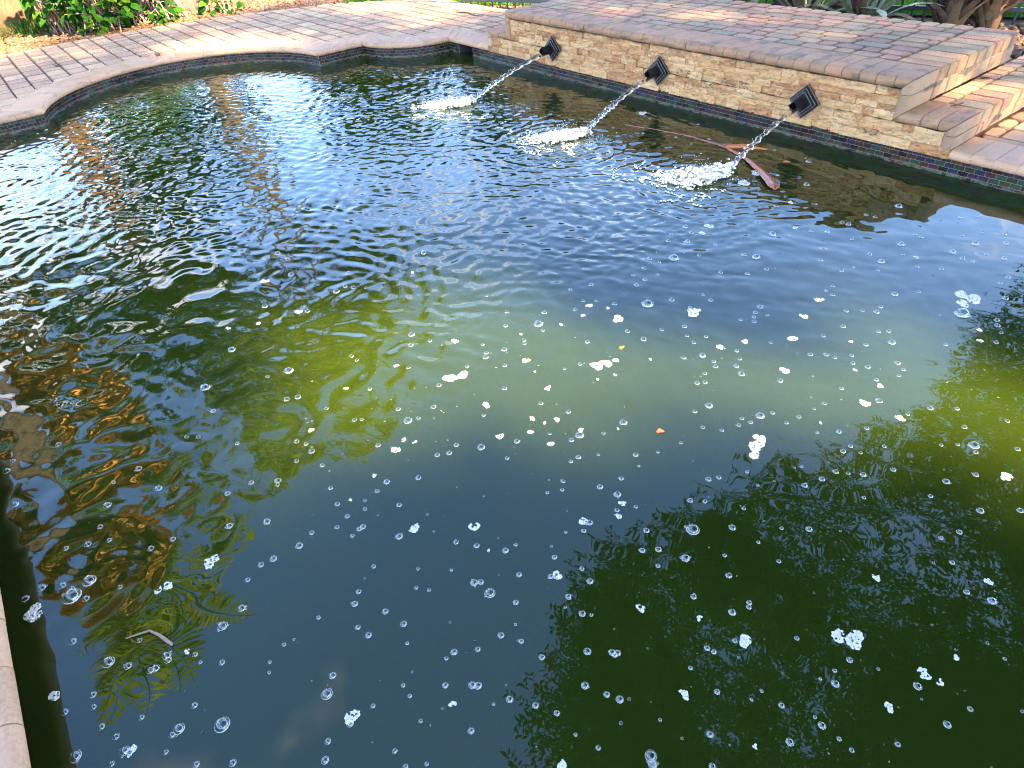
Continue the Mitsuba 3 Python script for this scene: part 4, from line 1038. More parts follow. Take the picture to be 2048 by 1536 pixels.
def petal(name, lab, cat, x, y, s, a, mat):
    th = np.linspace(0, 2 * np.pi, 13)[:-1]; r = s * (1 + .25 * np.cos(3 * th))
    P = np.c_[r * np.cos(th) * 1.3, r * np.sin(th)] @ np.array([[math.cos(a), math.sin(a)], [-math.sin(a), math.cos(a)]])
    z = surf(x, y) + .0025
    V = np.vstack([np.c_[P[:, 0] + x, P[:, 1] + y, np.full(12, z) + .003 * np.cos(th)], [[x, y, z + .001]], np.c_[P[:, 0] + x, P[:, 1] + y, np.full(12, z) + .003 * np.cos(th) - .0012]])
    i = np.arange(12); j = (i + 1) % 12
    F = np.vstack([np.c_[i, j, np.full(12, 12)], np.c_[i + 13, j + 13, j], np.c_[i + 13, j, i]])
    key = thing(name, lab, cat); scene[key] = ply((V, F), mat, smooth=True, uv=np.zeros((len(V), 2)))


petal('orange_petal', 'orange petal floating on the pale green patch, below the foam ring', 'petal', 1.216, -2.746, .010, .3, 'orange_petal')
petal('orange_petal', 'small orange petal beyond the long foam streak', 'petal', .796, -2.496, .008, 1.2, 'orange_petal')
petal('orange_leaf', 'thin orange leaf floating before the wall, right of the frond', 'leaf', .169, -.400, .017, .1, 'orange_petal')
tw = thing('floating_twig', 'short pale brown bent twig floating in the near left corner', 'twig')
tp = np.array([(.790, -4.395, .002), (.802, -4.365, .005), (.812, -4.338, .006), (.845, -4.320, .006), (.870, -4.311, .006), (.895, -4.301, .004)])
v, f = fix(*tube(tp, [.0018, .0022, .003, .0042, .0046, .0040], 8))
part(tw, 'stem', (v, f, np.zeros((len(v), 2))), 'twig_bark', True)

# ------------------------------------------------------------------ leaf clouds
def quads(c, d, w, L, W, tone):
    """pointed leaf of two triangles pairs: c base, d along, w across (unit), lengths L, half-widths W"""
    n = len(c); L, W = np.broadcast_to(L, n)[:, None], np.broadcast_to(W, n)[:, None]
    V = np.stack([c, c + d * L * .45 + w * W, c + d * L, c + d * L * .45 - w * W], 1).reshape(-1, 3)
    b = np.arange(n)[:, None] * 4
    F = np.vstack([b + [0, 1, 2], b + [0, 2, 3]])
    U = np.repeat(np.c_[tone, np.random.default_rng(1).random(n)], 4, 0)
    return V, F, U


def unit(v): return v / np.maximum(np.linalg.norm(v, axis=-1, keepdims=True), 1e-9)


def sprays(rng, C, L=0.55, leaflets=9, ll=.11, lw=.016, droop=.25, flat_=0.6):
    """feathery twigs: leaflets in pairs along a stem"""
    n = len(C); az = rng.random(n) * 2 * np.pi; el = rng.normal(size=n) * flat_ * .6 - droop
    d = np.c_[np.cos(az) * np.cos(el), np.sin(az) * np.cos(el), np.sin(el)]
    s = unit(np.cross(d, [0, 0, 1.0]) + .25 * rng.normal(size=(n, 3)))
    t = np.linspace(.08, 1, leaflets)
    base = C[:, None] + d[:, None] * (t[None, :, None] * L * (.7 + .6 * rng.random((n, 1, 1))))
    out = []
    for sg in (-1, 1):
        dd = unit(d[:, None] * .55 + sg * s[:, None] * (.8 + .2 * rng.normal(size=(n, leaflets, 1))) + .25 * rng.normal(size=(n, leaflets, 3)))
        ww = unit(np.cross(dd, rng.normal(size=(n, leaflets, 3)) * .6 + [0, 0, .8]))
        out.append((base.reshape(-1, 3), dd.reshape(-1, 3), ww.reshape(-1, 3)))
    c, dd, ww = (np.vstack([o[k] for o in out]) for k in range(3))
    tone = np.tile(np.repeat(rng.random(n), leaflets), 2)
    k = len(c)
    return quads(c, dd, ww, ll * (.7 + .6 * rng.random(k)), lw * (.7 + .6 * rng.random(k)), tone)


def limb(mb, a, b, r0, r1, sag=.1, seed=0, n=9):
    rg = np.random.default_rng(seed); q = np.linspace(0, 1, n)[:, None]; a, b = np.array(a, float), np.array(b, float)
    p = a + (b - a) * q + np.sin(q * math.pi) * np.array([rg.normal() * sag, rg.normal() * sag, sag]) + .04 * rg.normal(size=(n, 3)) * np.linalg.norm(b - a) * .25 * (q > 0) * (q < 1)
    mb.add(*fix(*tube(p, np.linspace(r0, r1, n), 10)))


# ------------------------------------------------------------------ the broad shade tree to the right; its gaps let the sun through
SH = SUN[:2] / SUN[2]


def ground_of(P, z=0.0): return P[:, :2] - SH * (P[:, 2:3] - z)


def blob(p, q, c, rx, ry, a=0.0):
    dx, dy = p - c[0], q - c[1]; ca, sa = math.cos(a), math.sin(a)
    return ((dx * ca + dy * sa) / rx) ** 2 + ((-dx * sa + dy * ca) / ry) ** 2


SUNLIT = [  # gaps in the crown, by where their sunlight falls on the water: x, y, rx, ry, turn
    (0.76, -3.02, .46, .36, .5), (1.00, -2.52, .54, .42, 1.1), (1.36, -2.20, .58, .36, .2), (1.74, -2.05, .44, .30, .1), (0.52, -2.62, .34, .28, .3),
    (2.15, -1.80, .52, .46, .5), (1.45, -1.60, .40, .18, .1), (0.95, -1.35, .36, .18, .2),
    (0.02, -3.25, .52, .48, .6), (-.15, -2.72, .50, .36, .2), (.34, -3.80, .40, .34, .3),
    (-2.42, -1.25, .40, .36, .0), (-1.15, -1.12, .44, .36, .1), (.0, -1.05, .34, .30, .0), (-2.0, -2.2, .5, .2, .3), (-.9, -3.6, .35, .2, .3)]
SUNLIT_HI = [  # the same for the raised patio and steps (z = TOP)
    (-1.30, .78, .52, .10, .15), (-.55, .90, .42, .07, .1), (-.32, .06, .55, .055, .10), (.38, .62, .26, .06, .0), (-2.0, .62, .22, .08, .1), (-2.5, .40, .15, .06, .1),
    (.78, .92, .20, .12, .3), (.80, .30, .25, .05, .1), (.62, 1.18, .10, .10, .0), (.70, 1.4, .3, .1, .2), (1.3, 1.0, .4, .12, .1), (1.25, .35, .25, .10, .2)]
SUNLIT_DK = [(-6.25, -1.95, .40, .55, -.5), (-5.70, -1.40, .45, .22, .6), (-5.2, 1.6, 1.4, .5, .2), (-6.6, .2, .5, .18, .2), (-5.2, .5, .35, .12, .1), (-7.2, -2.9, .35, .1, .3), (.35, 2.6, .7, .45, 0), (-1.25, 2.75, .7, .28, .3), (-.35, 3.1, .3, .3, 0)]
HOLES = [((1.02, -.62), .30, .55, .6), ((.30, .45), .55, .28, -.3), ((1.75, .30), .35, .8, .2), ((2.55, -1.35), .5, .35, .5), ((-.75, .75), .35, .2, .3), ((2.35, .95), .25, .5, .2), ((1.4, 1.7), .3, .5, .6)]


def crown_points(rng, n, h0, h1):
    P = np.c_[rng.uniform(-3.0, 11.5, n), rng.uniform(-5.0, 12.0, n), rng.uniform(h0, h1, n)]
    # uneven outline towards the pool
    oy = np.array([-6, -4.6, -2.6, -1.2, .1, 1.6, 3.2, 5.2, 7.1, 9.2, 12.0]); ox = np.array([2.4, 1.0, -.25, -1.35, -1.95, -1.85, -1.45, -.7, .2, -.6, -1.2])
    e = np.interp(P[:, 1], oy, ox)
    wob = (meshkit.fbm(np.c_[P[:, :2] * .9, P[:, 2] * .4], 4, 21) - .5) * 1.9
    ok = P[:, 0] > e + .35 + wob
    for (c, rx, ry, a) in HOLES: ok &= blob(P[:, 0], P[:, 1], c, rx, ry, a) + (meshkit.fbm(P * 2.2, 3, 4) - .5) * 1.6 > 1
    for lst, z in ((SUNLIT, 0.0), (SUNLIT_HI, TOP), (SUNLIT_DK, DK)):
        G = ground_of(P, z)
        wob2 = (meshkit.fbm(np.c_[G * 1.8, np.full(len(G), .5)], 3, 33) - .5) * 1.0
        for (x, y, rx, ry, a) in lst: ok &= blob(G[:, 0], G[:, 1], (x, y), rx + .09, ry + .09, a) + wob2 > 1
    G = ground_of(P)
    thin = np.where(G[:, 0] < -4.9, np.where(G[:, 0] < -7.8, .75, .52), 1.0) * np.where((G[:, 1] > -.1), .46, 1.0) * np.where((G[:, 1] < -4.3) & (G[:, 0] < 1.6), .55, 1.0)
    ok &= rng.random(n) < thin
    ok &= rng.random(n) < np.where(P[:, 0] < 4.5, .45, .25) + 1.2 * meshkit.fbm(P * .8 + 70, 3, 55)
    return P[ok]


rng = np.random.default_rng(11)
st = thing('shade_tree', 'broad feathery shade tree overhanging the right side of the pool', 'tree')
mb = MB(); trunk = np.array([(7.2, 4.6, 0.0), (7.1, 4.4, 1.4), (6.9, 4.1, 2.9), (6.5, 3.7, 4.4)])
mb.add(*fix(*tube(trunk, [.42, .31, .27, .22], 14))); part(st, 'trunk', mb, 'bark', True)
for k, e in enumerate([(2.2, 1.6, 6.7), (1.2, 4.6, 6.8), (5.2, -.6, 6.8), (9.3, 1.2, 7.0), (8.8, 6.0, 7.0), (4.2, 7.2, 6.9), (3.2, -.6, 6.9)]):
    mb = MB(); limb(mb, (6.5, 3.7, 4.4), e, .17, .03, .35, k); part(st, 'limb', mb, 'bark', True)
P = crown_points(rng, 100000, 6.2, 7.9)
v, f, u = sprays(rng, P, .46, 9, .105, .019, .22)
part(st, 'crown', (v, f, u), 'dark_leaf', False, kind='stuff', label='feathery dark green crown')

# ------------------------------------------------------------------ trees to the left
def leafy_tree(name, lab, base, top, r, crown, n, seed, leafmat='dark_leaf', L=.4, bark='bark'):
    rg = np.random.default_rng(seed)
    t = thing(name, lab, 'tree')
    base, top = np.array(base, float), np.array(top, float); q = np.linspace(0, 1, 10)[:, None]
    p = base + (top - base) * q + np.sin(q * 3) * [.10, .08, 0]
    rad = r * (1 - .45 * q[:, 0]); rad[0] *= 1.35; rad[1] *= 1.06
    part(t, 'trunk', MB().add(*fix(*tube(p, rad, 14))), bark, True)
    for k, (cx, cy, cz, cr) in enumerate(crown[:5]):
        mb = MB(); limb(mb, p[-2 if k % 2 else -1] , (cx, cy, cz), r * .42, r * .08, .2, seed + k); part(t, 'limb', mb, 'bark', True)
    tot = sum(c[3] ** 2 for c in crown); C = []
    for cx, cy, cz, cr in crown:
        k = int(n * cr ** 2 / tot); d = unit(rg.normal(size=(k, 3))); C.append(np.array([cx, cy, cz]) + d * cr * (rg.random((k, 1)) ** .5) * [1, 1, .75])
    C = np.vstack(C); C = C[meshkit.fbm(C * 1.5, 3, seed) + .12 * rg.normal(size=len(C)) > .52]
    v, f, u = sprays(rg, C, L, 6, .15, .040, .2, .9)
    part(t, 'crown', (v, f, u), leafmat, False, kind='stuff')
    return t


leafy_tree('pale_trunk_tree', 'tree with pale grey trunk rising from the gravel behind the left deck', (-9.35, -1.25, .05), (-9.0, -.9, 4.0), .20,
           [(-9.0, -.7, 6.4, 1.5), (-8.6, -2.0, 5.9, 1.2), (-9.2, .6, 5.9, 1.1), (-8.4, -1.1, 7.4, 1.1), (-9.6, -2.6, 4.9, 1.0), (-8.0, -2.7, 7.2, .9)], 3000, 31, 'mid_leaf')
leafy_tree('dark_root_tree', 'dark grey tree with flared roots at the far left of the gravel bed', (-10.35, -3.30, .0), (-10.8, -3.2, 3.2), .30,
           [(-11.2, -2.2, 2.5, 1.1), (-11.8, -4.6, 4.6, 1.3), (-11.2, -.8, 2.3, 1.0), (-12.2, -3.0, 6.0, 1.4)], 3000, 41, bark='husk')
for k, (x, y, h, cr) in enumerate([(-13.0, 3.6, 2.8, 1.7), (-10.0, 5.6, 2.6, 1.6), (-6.5, 10.5, 3.2, 2.0)]):
    leafy_tree('background_tree', ['round dark tree beyond the lawn, leftmost', 'round dark tree beyond the lawn, second from the left', 'round dark tree far across the lawn'][k], (x, y, .05), (x, y, h * .6), .14,
               [(x, y, h, cr), (x - .8, y + .3, h - .6, cr * .7), (x + .9, y - .2, h - .7, cr * .7)], 4600, 60 + k)


def palm(name, lab, base, top, r, nf, seed, R=2.1, skirt=18):
    rg = np.random.default_rng(seed); t = thing(name, lab, 'palm')
    base, top = np.array(base, float), np.array(top, float); q = np.linspace(0, 1, 14)[:, None]
    p = base + (top - base) * q + np.sin(q * 2.5) * [.15, -.1, 0]
    part(t, 'trunk', MB().add(*fix(*tube(p, r * (1.25 - .4 * q[:, 0]), 12))), 'bark', True)
    top = p[-1]

    def fr_(az, el, L, sagf, lw):
        n = 22; s = np.linspace(0, 1, n); e = el - sagf * s ** 1.4
        d = np.c_[np.cos(az) * np.cos(e), np.sin(az) * np.cos(e), np.sin(e)]; c = top + np.cumsum(d, 0) * L / n
        side = np.array([-math.sin(az), math.cos(az), 0.0]); out = []
        for sg in (-1, 1):
            dd = unit(d * .5 + sg * side * .75 + [0, 0, -.35] + .12 * rg.normal(size=(n, 3))); ww = unit(np.cross(dd, np.cross(d, side)))
            out.append(quads(c, dd, ww, L * (.26 if lw < .05 else .34) * np.sin(np.clip(s * .95 + .12, 0, 1) * math.pi) ** .6 + .02, lw, np.full(n, rg.random())))
        m = MB()
        for o in out: m.add(*o)
        m.add(*fix(*tube(c, np.linspace(.018, .004, n), 5)))
        return m
    for k in range(nf): part(t, 'frond', fr_(rg.random() * 6.28, rg.uniform(-.2, 1.2), R * rg.uniform(.85, 1.1), rg.uniform(.8, 1.5), .034), 'mid_leaf')
    for k in range(skirt): part(t, 'dead_frond', fr_(rg.random() * 6.28, rg.uniform(-1.3, -.5), R * rg.uniform(.5, .9), rg.uniform(.2, .6), .085), 'tan_frond')
    return t


palm('palm_tree', 'tall palm with tan dead fronds hanging below a green crown, left of the pool', (-6.9, -6.2, .05), (-6.5, -5.5, 7.0), .18, 20, 71, 2.2, 30)
palm('palm_tree', 'second palm with tan dead fronds, farther left behind the first', (-9.2, -5.9, .05), (-8.9, -5.2, 5.6), .17, 16, 72, 2.0, 34)

# ------------------------------------------------------------------ leafy shrub behind the left deck
def big_leaf(L, W, rg):
    """pointed heart-shaped leaf folded along its midrib, drooping at the tip"""
    s = np.array([0, .12, .35, .62, .85, 1.0]); w = np.array([.0, .72, 1.0, .80, .38, 0.0]) * W
    z = -.30 * L * s ** 2; mid = np.c_[s * L, np.zeros(6), z]
    l = np.c_[s * L, w, z + .22 * w]; r = np.c_[s * L, -w, z + .22 * w]
    V = np.vstack([mid, l, r]); F = []
    for k in range(5): F += [(k, k + 1, k + 7), (k, k + 7, k + 6), (k, k + 12, k + 13), (k, k + 13, k + 1)]
    return V, np.array(F)


def orient(V, d, up):
    x = unit(np.asarray(d, float)); y = unit(np.cross(up, x)); z = np.cross(x, y)
    return V @ np.array([x, y, z])


def shrub(name, lab, blobs, n, L, seed, mat='leaf', cap=290):
    rg = np.random.default_rng(seed); t = thing(name, lab, 'shrub'); todo = []
    for (bx_, by_, bz, br, frac) in blobs:
        for _ in range(int(n * frac)):
            d = unit(rg.normal(size=3) + [.25, -.1, .25]); p = np.array([bx_, by_, bz]) + d * br * (.55 + .45 * rg.random()) * [1, 1, .9]
            if p[2] < .10: p[2] = .10 + rg.random() * .1
            todo.append((p, d, (bx_, by_)))
    todo.sort(key=lambda q: np.linalg.norm(q[0] - CAM)); rest = MB(); mb = MB()
    for k, (p, d, b) in enumerate(todo):
        V, F = big_leaf(L * rg.uniform(.6, 1.25), L * rg.uniform(.26, .40), rg)
        dd = unit(np.array([d[0], d[1], -.25 + .3 * rg.normal()]) + .5 * rg.normal(size=3) * [1, 1, .4]); V = orient(V, dd, unit(np.array([.2, -.25, 1.0]) + .35 * rg.normal(size=3))) + p
        uv = ru(6)
        if k < cap: part(t, 'leaf', (V, F, np.broadcast_to(uv, (len(V), 2))), mat, True)
        else: rest.add(V, F, uv)
        if k % 4 == 0:
            c0 = np.array([b[0] + rg.normal() * .12, b[1] + rg.normal() * .12, .05]); mid = (c0 + p) / 2 + [0, 0, .12]
            mb.add(*fix(*tube([c0, mid, p], [.011, .008, .004], 5)))
    if rest.n: part(t, 'more_leaves', rest, mat, True, kind='stuff')
    part(t, 'stems', mb, 'twig_bark', True, kind='stuff')


shrub('leafy_shrub', 'bright green shrub with large heart-shaped leaves spilling over the gravel, top left', [(-8.95, -2.35, .42, .50, .30), (-9.05, -1.95, .70, .55, .28), (-9.35, -2.75, .62, .50, .2), (-9.6, -2.2, 1.1, .6, .22)], 820, .150, 81)
shrub('low_sprig', 'low leafy sprig growing out of the gravel beside the grey stem', [(-8.75, -1.62, .16, .20, .5), (-8.72, -1.0, .14, .18, .3), (-8.55, -.72, .10, .14, .2)], 70, .13, 82)
shrub('dark_hedge_shrub', 'dark dense shrub behind the bright one', [(-10.2, -1.6, .8, .7, .3), (-10.3, -.5, .7, .7, .2), (-10.6, -2.6, .9, .7, .25), (-11.0, -3.6, .7, .8, .25)], 560, .17, 83, 'dark_leaf', 200)
gs = thing('grey_stem', 'smooth grey leaning stem planted in the gravel behind the left deck', 'stem')
v, f = fix(*tube([(-8.74, -1.32, .06), (-8.80, -1.36, .22), (-8.93, -1.46, .50), (-9.05, -1.54, .95)], [.026, .040, .046, .05], 12)); part(gs, 'stem', (v, f, np.zeros((len(v), 2))), 'bark', True)
dg = thing('dry_grass_clump', 'wispy dry weeds at the foot of the dark tree, far left', 'weeds')
mb = MB(); rg = np.random.default_rng(91); k = 420
c = np.c_[rg.normal(-9.75, .22, k), rg.normal(-3.05, .28, k), np.full(k, .07)]; d = unit(rg.normal(size=(k, 3)) * [.5, .5, .15] + [0, 0, 1]); w = unit(np.cross(d, rg.normal(size=(k, 3))))
part(dg, 'blades', quads(c, d, w, rg.uniform(.10, .28, k), .005, rg.random(k)), 'leaf', False, kind='stuff')

# ------------------------------------------------------------------ gravel
ico_p = trimesh.creation.icosphere(0); NP = len(ico_p.vertices)


def gravel(name, lab, poly, dens, seed, z, size=(.020, .042)):
    import shapely
    rg = np.random.default_rng(seed); x0, y0, x1, y1 = poly.bounds; n = int((x1 - x0) * (y1 - y0) * dens)
    p = np.c_[rg.uniform(x0, x1, n), rg.uniform(y0, y1, n)]; p = p[shapely.contains_xy(poly, p[:, 0], p[:, 1])]; n = len(p)
    s = rg.uniform(*size, (n, 1, 1)) * np.stack([rg.uniform(.85, 1.4, n), rg.uniform(.75, 1.1, n), rg.uniform(.5, .8, n)], -1)[:, None]
    V = ico_p.vertices[None] * (1 + .10 * rg.normal(size=(n, NP, 1))) * s
    a = rg.random(n) * 6.28; ca, sa = np.cos(a)[:, None], np.sin(a)[:, None]
    V = np.stack([V[..., 0] * ca - V[..., 1] * sa, V[..., 0] * sa + V[..., 1] * ca, V[..., 2]], -1) + np.c_[p, z + rg.random(n) * .022][:, None]
    F = (ico_p.faces[None] + np.arange(n)[:, None, None] * NP).reshape(-1, 3)
    U = np.repeat(np.c_[(rg.integers(8, size=n) + .5) / 8, rg.random(n)], NP, 0)
    struct(name, (V.reshape(-1, 3), F, U), 'pebble', True, lab, 'stuff')


strip = Polygon([(-7.62, -4.7), (-7.905, -3.7), (-7.975, -2.7), (-7.935, -2.0), (-7.865, -1.3), (-7.605, -.7), (-7.285, -.05), (-6.905, .55), (-6.4, .985), (-5.9, 1.235), (-4.2, 1.235), (-4.2, 1.72), (-6.2, 1.9), (-8.6, 1.6), (-9.9, -1.0), (-9.9, -4.7)])
gravel('river_gravel', 'cream and rust river pebbles between the deck and the planting', strip, 520, 101, .058)
back = Polygon([(-2.9, DEPTH + .02), (1.0, DEPTH + .02), (1.0, 1.98), (3.0, 1.98), (3.0, 4.6), (1.6, FENCE(1.6) - .12), (-2.9, FENCE(-2.9) - .10)])
gravel('patio_gravel', 'cream and tan river pebbles behind the raised patio', back.buffer(0), 420, 102, .066)

# ------------------------------------------------------------------ fence and grass beyond
fc = thing('metal_fence', 'dark metal picket fence running diagonally behind the patio', 'fence')
ca, sa = math.cos(math.atan(.447)), math.sin(math.atan(.447)); FR = np.array([[ca, sa, 0], [-sa, ca, 0], [0, 0, 1]])
for k in range(86):
    s = k * .105; post = k % 20 == 0; hw = .028 if post else .009
    v, f = cbox([s - hw, -hw, .05], [s + hw, hw, 1.32 if post else 1.24], .003)
    part(fc, 'post' if post else 'picket', (v @ FR + [-5.5, FENCE(-5.5), 0], f, np.zeros((len(v), 2))), 'fence_metal')
for z in (.16, 1.10):
    v, f = cbox([-.02, -.016, z], [86 * .105, .016, z + .035], .003); part(fc, 'rail', (v @ FR + [-5.5, FENCE(-5.5), 0], f, np.zeros((len(v), 2))), 'fence_metal')
rg = np.random.default_rng(111); n = 42000
x = rg.uniform(-7.5, 3.2, n); yy = FENCE(x) + .22 + rg.random(n) ** 1.6 * 3.2
c = np.c_[x, yy, np.full(n, .074)]; d = unit(rg.normal(size=(n, 3)) * [.45, .45, .1] + [0, 0, 1]); w = unit(np.cross(d, rg.normal(size=(n, 3))))
struct('lawn_grass', quads(c, d, w, rg.uniform(.05, .13, n), .0045, rg.random(n)), 'grass_blade', False, 'bright green grass beyond the fence', 'stuff')

# ------------------------------------------------------------------ strap-leaved plants and shaggy stumps behind the patio
def strap_plant(name, lab, x, y, n, L, W, seed, base=.06, cat='plant', skirt=8, lift=(.45, 1.35)):
    rg = np.random.default_rng(seed); t = thing(name, lab, cat)
    for k in range(n):
        az = k * 2.4 + rg.normal() * .3; el = rg.uniform(*lift); Lk = L * rg.uniform(.7, 1.15); m = 10; s = np.linspace(0, 1, m)
        e = el - (1.9 - .6 * el) * s ** 1.8 * rg.uniform(.6, 1.2); d = np.c_[np.cos(az) * np.cos(e), np.sin(az) * np.cos(e), np.sin(e)]
        c = np.array([x, y, base]) + np.r_[[[0, 0, 0]], np.cumsum(d[:-1], 0) * Lk / (m - 1)]; sd = np.array([-math.sin(az), math.cos(az), 0])
        w = W * rg.uniform(.8, 1.2) * (1 - .25 * s) * np.clip((1.02 - s) * 5, 0, 1) * np.clip(.6 + s * 3, 0, 1); up_ = np.cross(d, sd)
        V = np.vstack([c - sd * w[:, None] - up_ * (w * .35)[:, None], c, c + sd * w[:, None] - up_ * (w * .35)[:, None]]); V[:, 2] = np.maximum(V[:, 2], .075)
        i = np.arange(m - 1); F = np.vstack([np.c_[i, i + 1, i + m + 1], np.c_[i, i + m + 1, i + m], np.c_[i + m, i + m + 1, i + 2 * m + 1], np.c_[i + m, i + 2 * m + 1, i + 2 * m]])
        dead = k < skirt
        part(t, 'dry_leaf' if dead else 'leaf', (V, F, np.broadcast_to(ru(4 if dead else 5), (len(V), 2))), 'husk' if dead else 'strap_leaf', True)
    return t


strap_plant('strap_plant', 'grey-green strap-leaved plant behind the middle of the patio back edge', -1.62, 2.62, 26, .95, .045, 121)
strap_plant('strap_plant', 'grey-green strap-leaved plant with arching leaves, right of the first one', -1.05, 2.66, 26, .90, .042, 122)
strap_plant('strap_plant', 'olive strap-leaved plant low in front of the fence, leftmost of the three', -2.28, 2.36, 20, .70, .038, 123)


def shaggy(name, lab, x, y, r, h, seed, n=22, leaves=10):
    rg = np.random.default_rng(seed); t = thing(name, lab, 'plant')
    v, f = fix(*tube([(x, y, .03), (x + .02, y, h * .5), (x + .05, y + .02, h)], [r, r * .8, r * .55], 12)); part(t, 'trunk', (v, f, np.zeros((len(v), 2))), 'husk', True)
    for k in range(n):
        az = k * 2.4; z0 = .04 + h * .8 * rg.random(); e = rg.uniform(.7, 1.35); L = rg.uniform(.18, .38); m = 5; s = np.linspace(0, 1, m)
        d = np.array([math.cos(az) * math.cos(e), math.sin(az) * math.cos(e), math.sin(e)]); sd = np.array([-math.sin(az), math.cos(az), 0])
        b = np.array([x + math.cos(az) * r * .75, y + math.sin(az) * r * .75, z0]); c = b + d * (s[:, None] * L) + np.array([math.cos(az), math.sin(az), 0]) * (.10 * s ** 2)[:, None]
        w = .055 * (1 - .75 * s); V = np.vstack([c - sd * w[:, None], c + np.array([math.cos(az), math.sin(az), 0]) * .018, c + sd * w[:, None]])
        i = np.arange(m - 1); F = np.vstack([np.c_[i, i + 1, i + m + 1], np.c_[i, i + m + 1, i + m], np.c_[i + m, i + m + 1, i + 2 * m + 1], np.c_[i + m, i + 2 * m + 1, i + 2 * m]])
        part(t, 'leaf_base', (V, F, np.broadcast_to(ru(4), (len(V), 2))), 'husk', True)
    for k in range(leaves):
        az = k * 2.4 + rg.normal() * .2; m = 9; s = np.linspace(0, 1, m); e = rg.uniform(.5, 1.3) - 1.5 * s ** 1.6; d = np.c_[np.cos(az) * np.cos(e), np.sin(az) * np.cos(e), np.sin(e)]; L = rg.uniform(.5, .85)
        c = np.array([x + .04, y, h]) + np.r_[[[0, 0, 0]], np.cumsum(d[:-1], 0) * L / (m - 1)]; sd = np.array([-math.sin(az), math.cos(az), 0]); w = .04 * np.clip((1.02 - s) * 3, 0, 1)
        V = np.vstack([c - sd * w[:, None], c - np.array([0, 0, .01]), c + sd * w[:, None]]); i = np.arange(m - 1)
        F = np.vstack([np.c_[i, i + 1, i + m + 1], np.c_[i, i + m + 1, i + m], np.c_[i + m, i + m + 1, i + 2 * m + 1], np.c_[i + m, i + 2 * m + 1, i + 2 * m]])
        part(t, 'leaf', (V, F, np.broadcast_to(ru(5), (len(V), 2))), 'strap_leaf', True)


shaggy('shaggy_stump', 'shaggy brown fibrous plant trunk standing in the gravel at the right', -.44, 3.02, .11, .62, 131, 60, 16)
shaggy('shaggy_stump', 'second shaggy trunk close beside the first, on its right', -.20, 3.22, .08, .55, 133, 46, 12)
shaggy('shaggy_stump', 'dark reddish brown shaggy trunk behind the patio, left of the strap plants', -2.05, 2.92, .11, .55, 132, 40, 10)

# ------------------------------------------------------------------ small litter
def litter(name, lab, cat, x, y, z, s, a, mat, tone=.4):
    V = np.array([(-1.3, 0, .02), (-.3, .45, .12), (.5, .38, .30), (1.3, 0, .12), (.5, -.38, .16), (-.3, -.45, .06), (0, 0, .02)]) * s
    c_, s_ = math.cos(a), math.sin(a); V = V @ np.array([[c_, s_, 0], [-s_, c_, 0], [0, 0, 1]]); V = np.vstack([V, V - [0, 0, .0012]]) + [x, y, z + .002]
    F = [(k, (k + 1) % 6, 6) for k in range(6)]; F += [(b + 7, a_ + 7, 13) for a_, b, _ in F]; F += [(k, k + 7, (k + 1) % 6 + 7) for k in range(6)] + [(k, (k + 1) % 6 + 7, (k + 1) % 6) for k in range(6)]
    key = thing(name, lab, cat); scene[key] = ply((V, np.array(F)), mat, smooth=False, uv=np.broadcast_to([tone, .5], (len(V), 2)))


litter('fallen_leaf', 'curled dark brown leaf lying on the step tread below the patio', 'leaf', .66, .86, S1, .026, .5, 'husk', .6)
litter('fallen_leaf', 'brown leaf on the raised patio near the right edge', 'leaf', -.05, .60, TOP, .022, 1.2, 'husk', .1)
litter('fallen_leaf', 'dark dead leaf on the gravel edge of the left deck', 'leaf', -7.98, -.28, .11, .055, .2, 'husk', .6)
litter('fallen_leaf', 'reddish leaf lying on the left deck near the bay', 'leaf', -6.78, -3.60, DK, .026, 2.2, 'tan_frond', .6)
rl = np.random.default_rng(160)
spots = [(-1.9, .9, TOP), (-.9, .55, TOP), (-2.6, 1.05, TOP), (-4.9, .35, DK), (-5.6, -.6, DK), (-6.9, -1.5, DK), (-7.3, -2.4, DK), (-6.3, .3, DK)]
names = ['tiny brown leaf scrap on the raised patio behind the two left spouts', 'tiny brown leaf scrap on the raised patio above the right half of the wall', 'tiny brown leaf scrap at the left end of the raised patio',
         'tiny brown leaf scrap on the left deck near the low coping step', 'tiny brown leaf scrap on the left deck behind the coping cusp', 'tiny brown leaf scrap on the deck behind the crest of the bay',
         'tiny brown leaf scrap on the deck near the gravel, left of the bay', 'tiny brown leaf scrap far back on the left deck']
for (x, y, z), nm in zip(spots, names): litter('leaf_scrap', nm, 'leaf', x, y, z, .011 + .006 * rl.random(), rl.random() * 6, 'husk', .6)
tg = thing('fallen_twig', 'thin dark twig lying on the left deck beside the raised patio', 'twig')
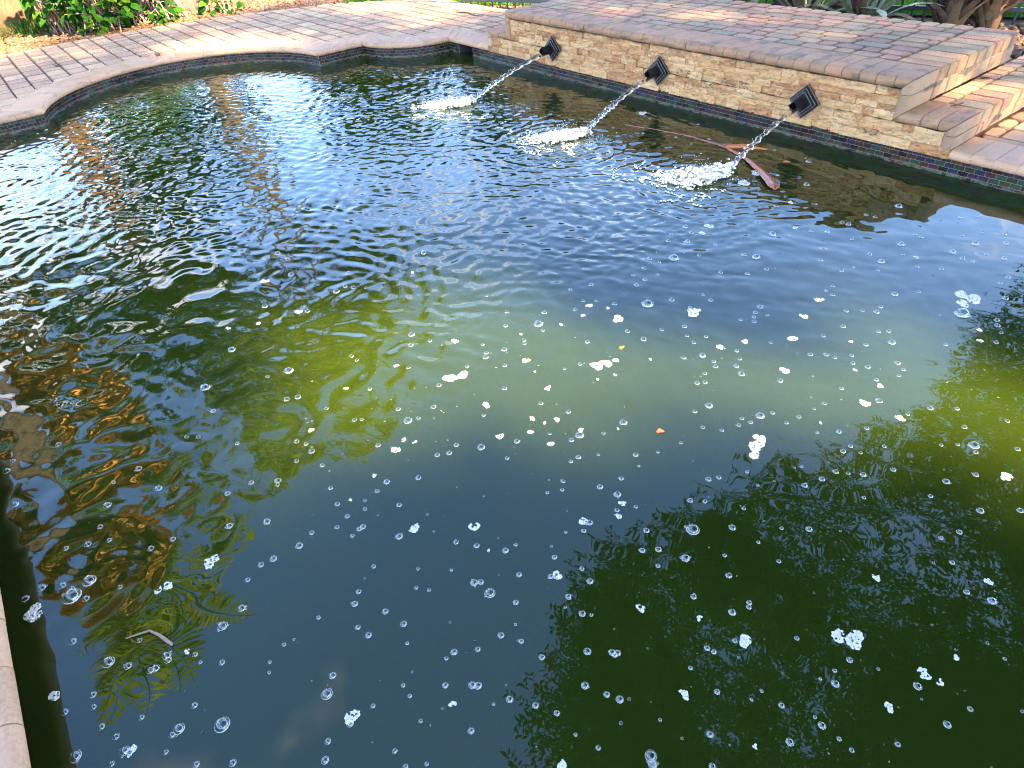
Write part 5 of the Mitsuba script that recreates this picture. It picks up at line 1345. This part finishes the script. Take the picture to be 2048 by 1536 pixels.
v, f = fix(*tube([(-5.05, .78, DK + .006), (-4.86, .82, DK + .008), (-4.70, .78, DK + .006), (-4.55, .80, DK + .005)], [.005, .006, .005, .003], 6)); part(tg, 'stem', (v, f, np.zeros((len(v), 2))), 'husk', True)
tg = thing('fallen_twig', 'short dark twig standing up from the step coping', 'twig')
v, f = fix(*tube([(.745, .215, S1 + .003), (.765, .235, S1 + .006), (.79, .26, S1 + .02)], [.003, .004, .003], 6)); part(tg, 'stem', (v, f, np.zeros((len(v), 2))), 'husk', True)
for k, (x, y) in enumerate([(-6.52, -3.32), (-6.02, -2.42), (-7.05, -3.98)]):
    wd_ = thing('joint_weed', ['tiny weed tuft in a joint of the left deck by the bay', 'tiny weed tuft between pavers at the crest of the bay', 'tiny weed tuft at the far left deck edge'][k], 'weed')
    rg = np.random.default_rng(150 + k); n = 16; c = np.c_[rg.normal(x, .012, n), rg.normal(y, .012, n), np.full(n, DK)]; d = unit(rg.normal(size=(n, 3)) * [.7, .7, .2] + [0, 0, .7]); w = unit(np.cross(d, rg.normal(size=(n, 3))))
    part(wd_, 'blades', quads(c, d, w, rg.uniform(.03, .07, n), .004, np.full(n, .1)), 'husk', False)

mb = MB(); rd = np.random.default_rng(170)
for _ in range(170):
    x, y = rd.uniform(-1.0, 2.4), rd.uniform(-4.4, -.3)
    if x < .1 and rd.random() < .6: continue
    z = surf(x, y) + .0012; a = rd.random() * 6.28; l, w = .0022 + .006 * rd.random() ** 2, .0012 + .0012 * rd.random()
    V = np.array([(-l, 0, 0), (0, w, .0008), (l, 0, .0004), (0, -w, .0008), (0, 0, .0016)]); c_, s_ = math.cos(a), math.sin(a)
    V = V @ np.array([[c_, s_, 0], [-s_, c_, 0], [0, 0, 1]]) + [x, y, z]
    mb.add(V, [(0, 4, 1), (1, 4, 2), (2, 4, 3), (3, 4, 0)][::1], (rd.choice([.1, .3, .85]), .5))
v, f, u = mb.get()
struct('floating_debris', (v, f[:, ::-1], u), 'husk', False, 'specks of seed and leaf litter drifting on the water', 'stuff')
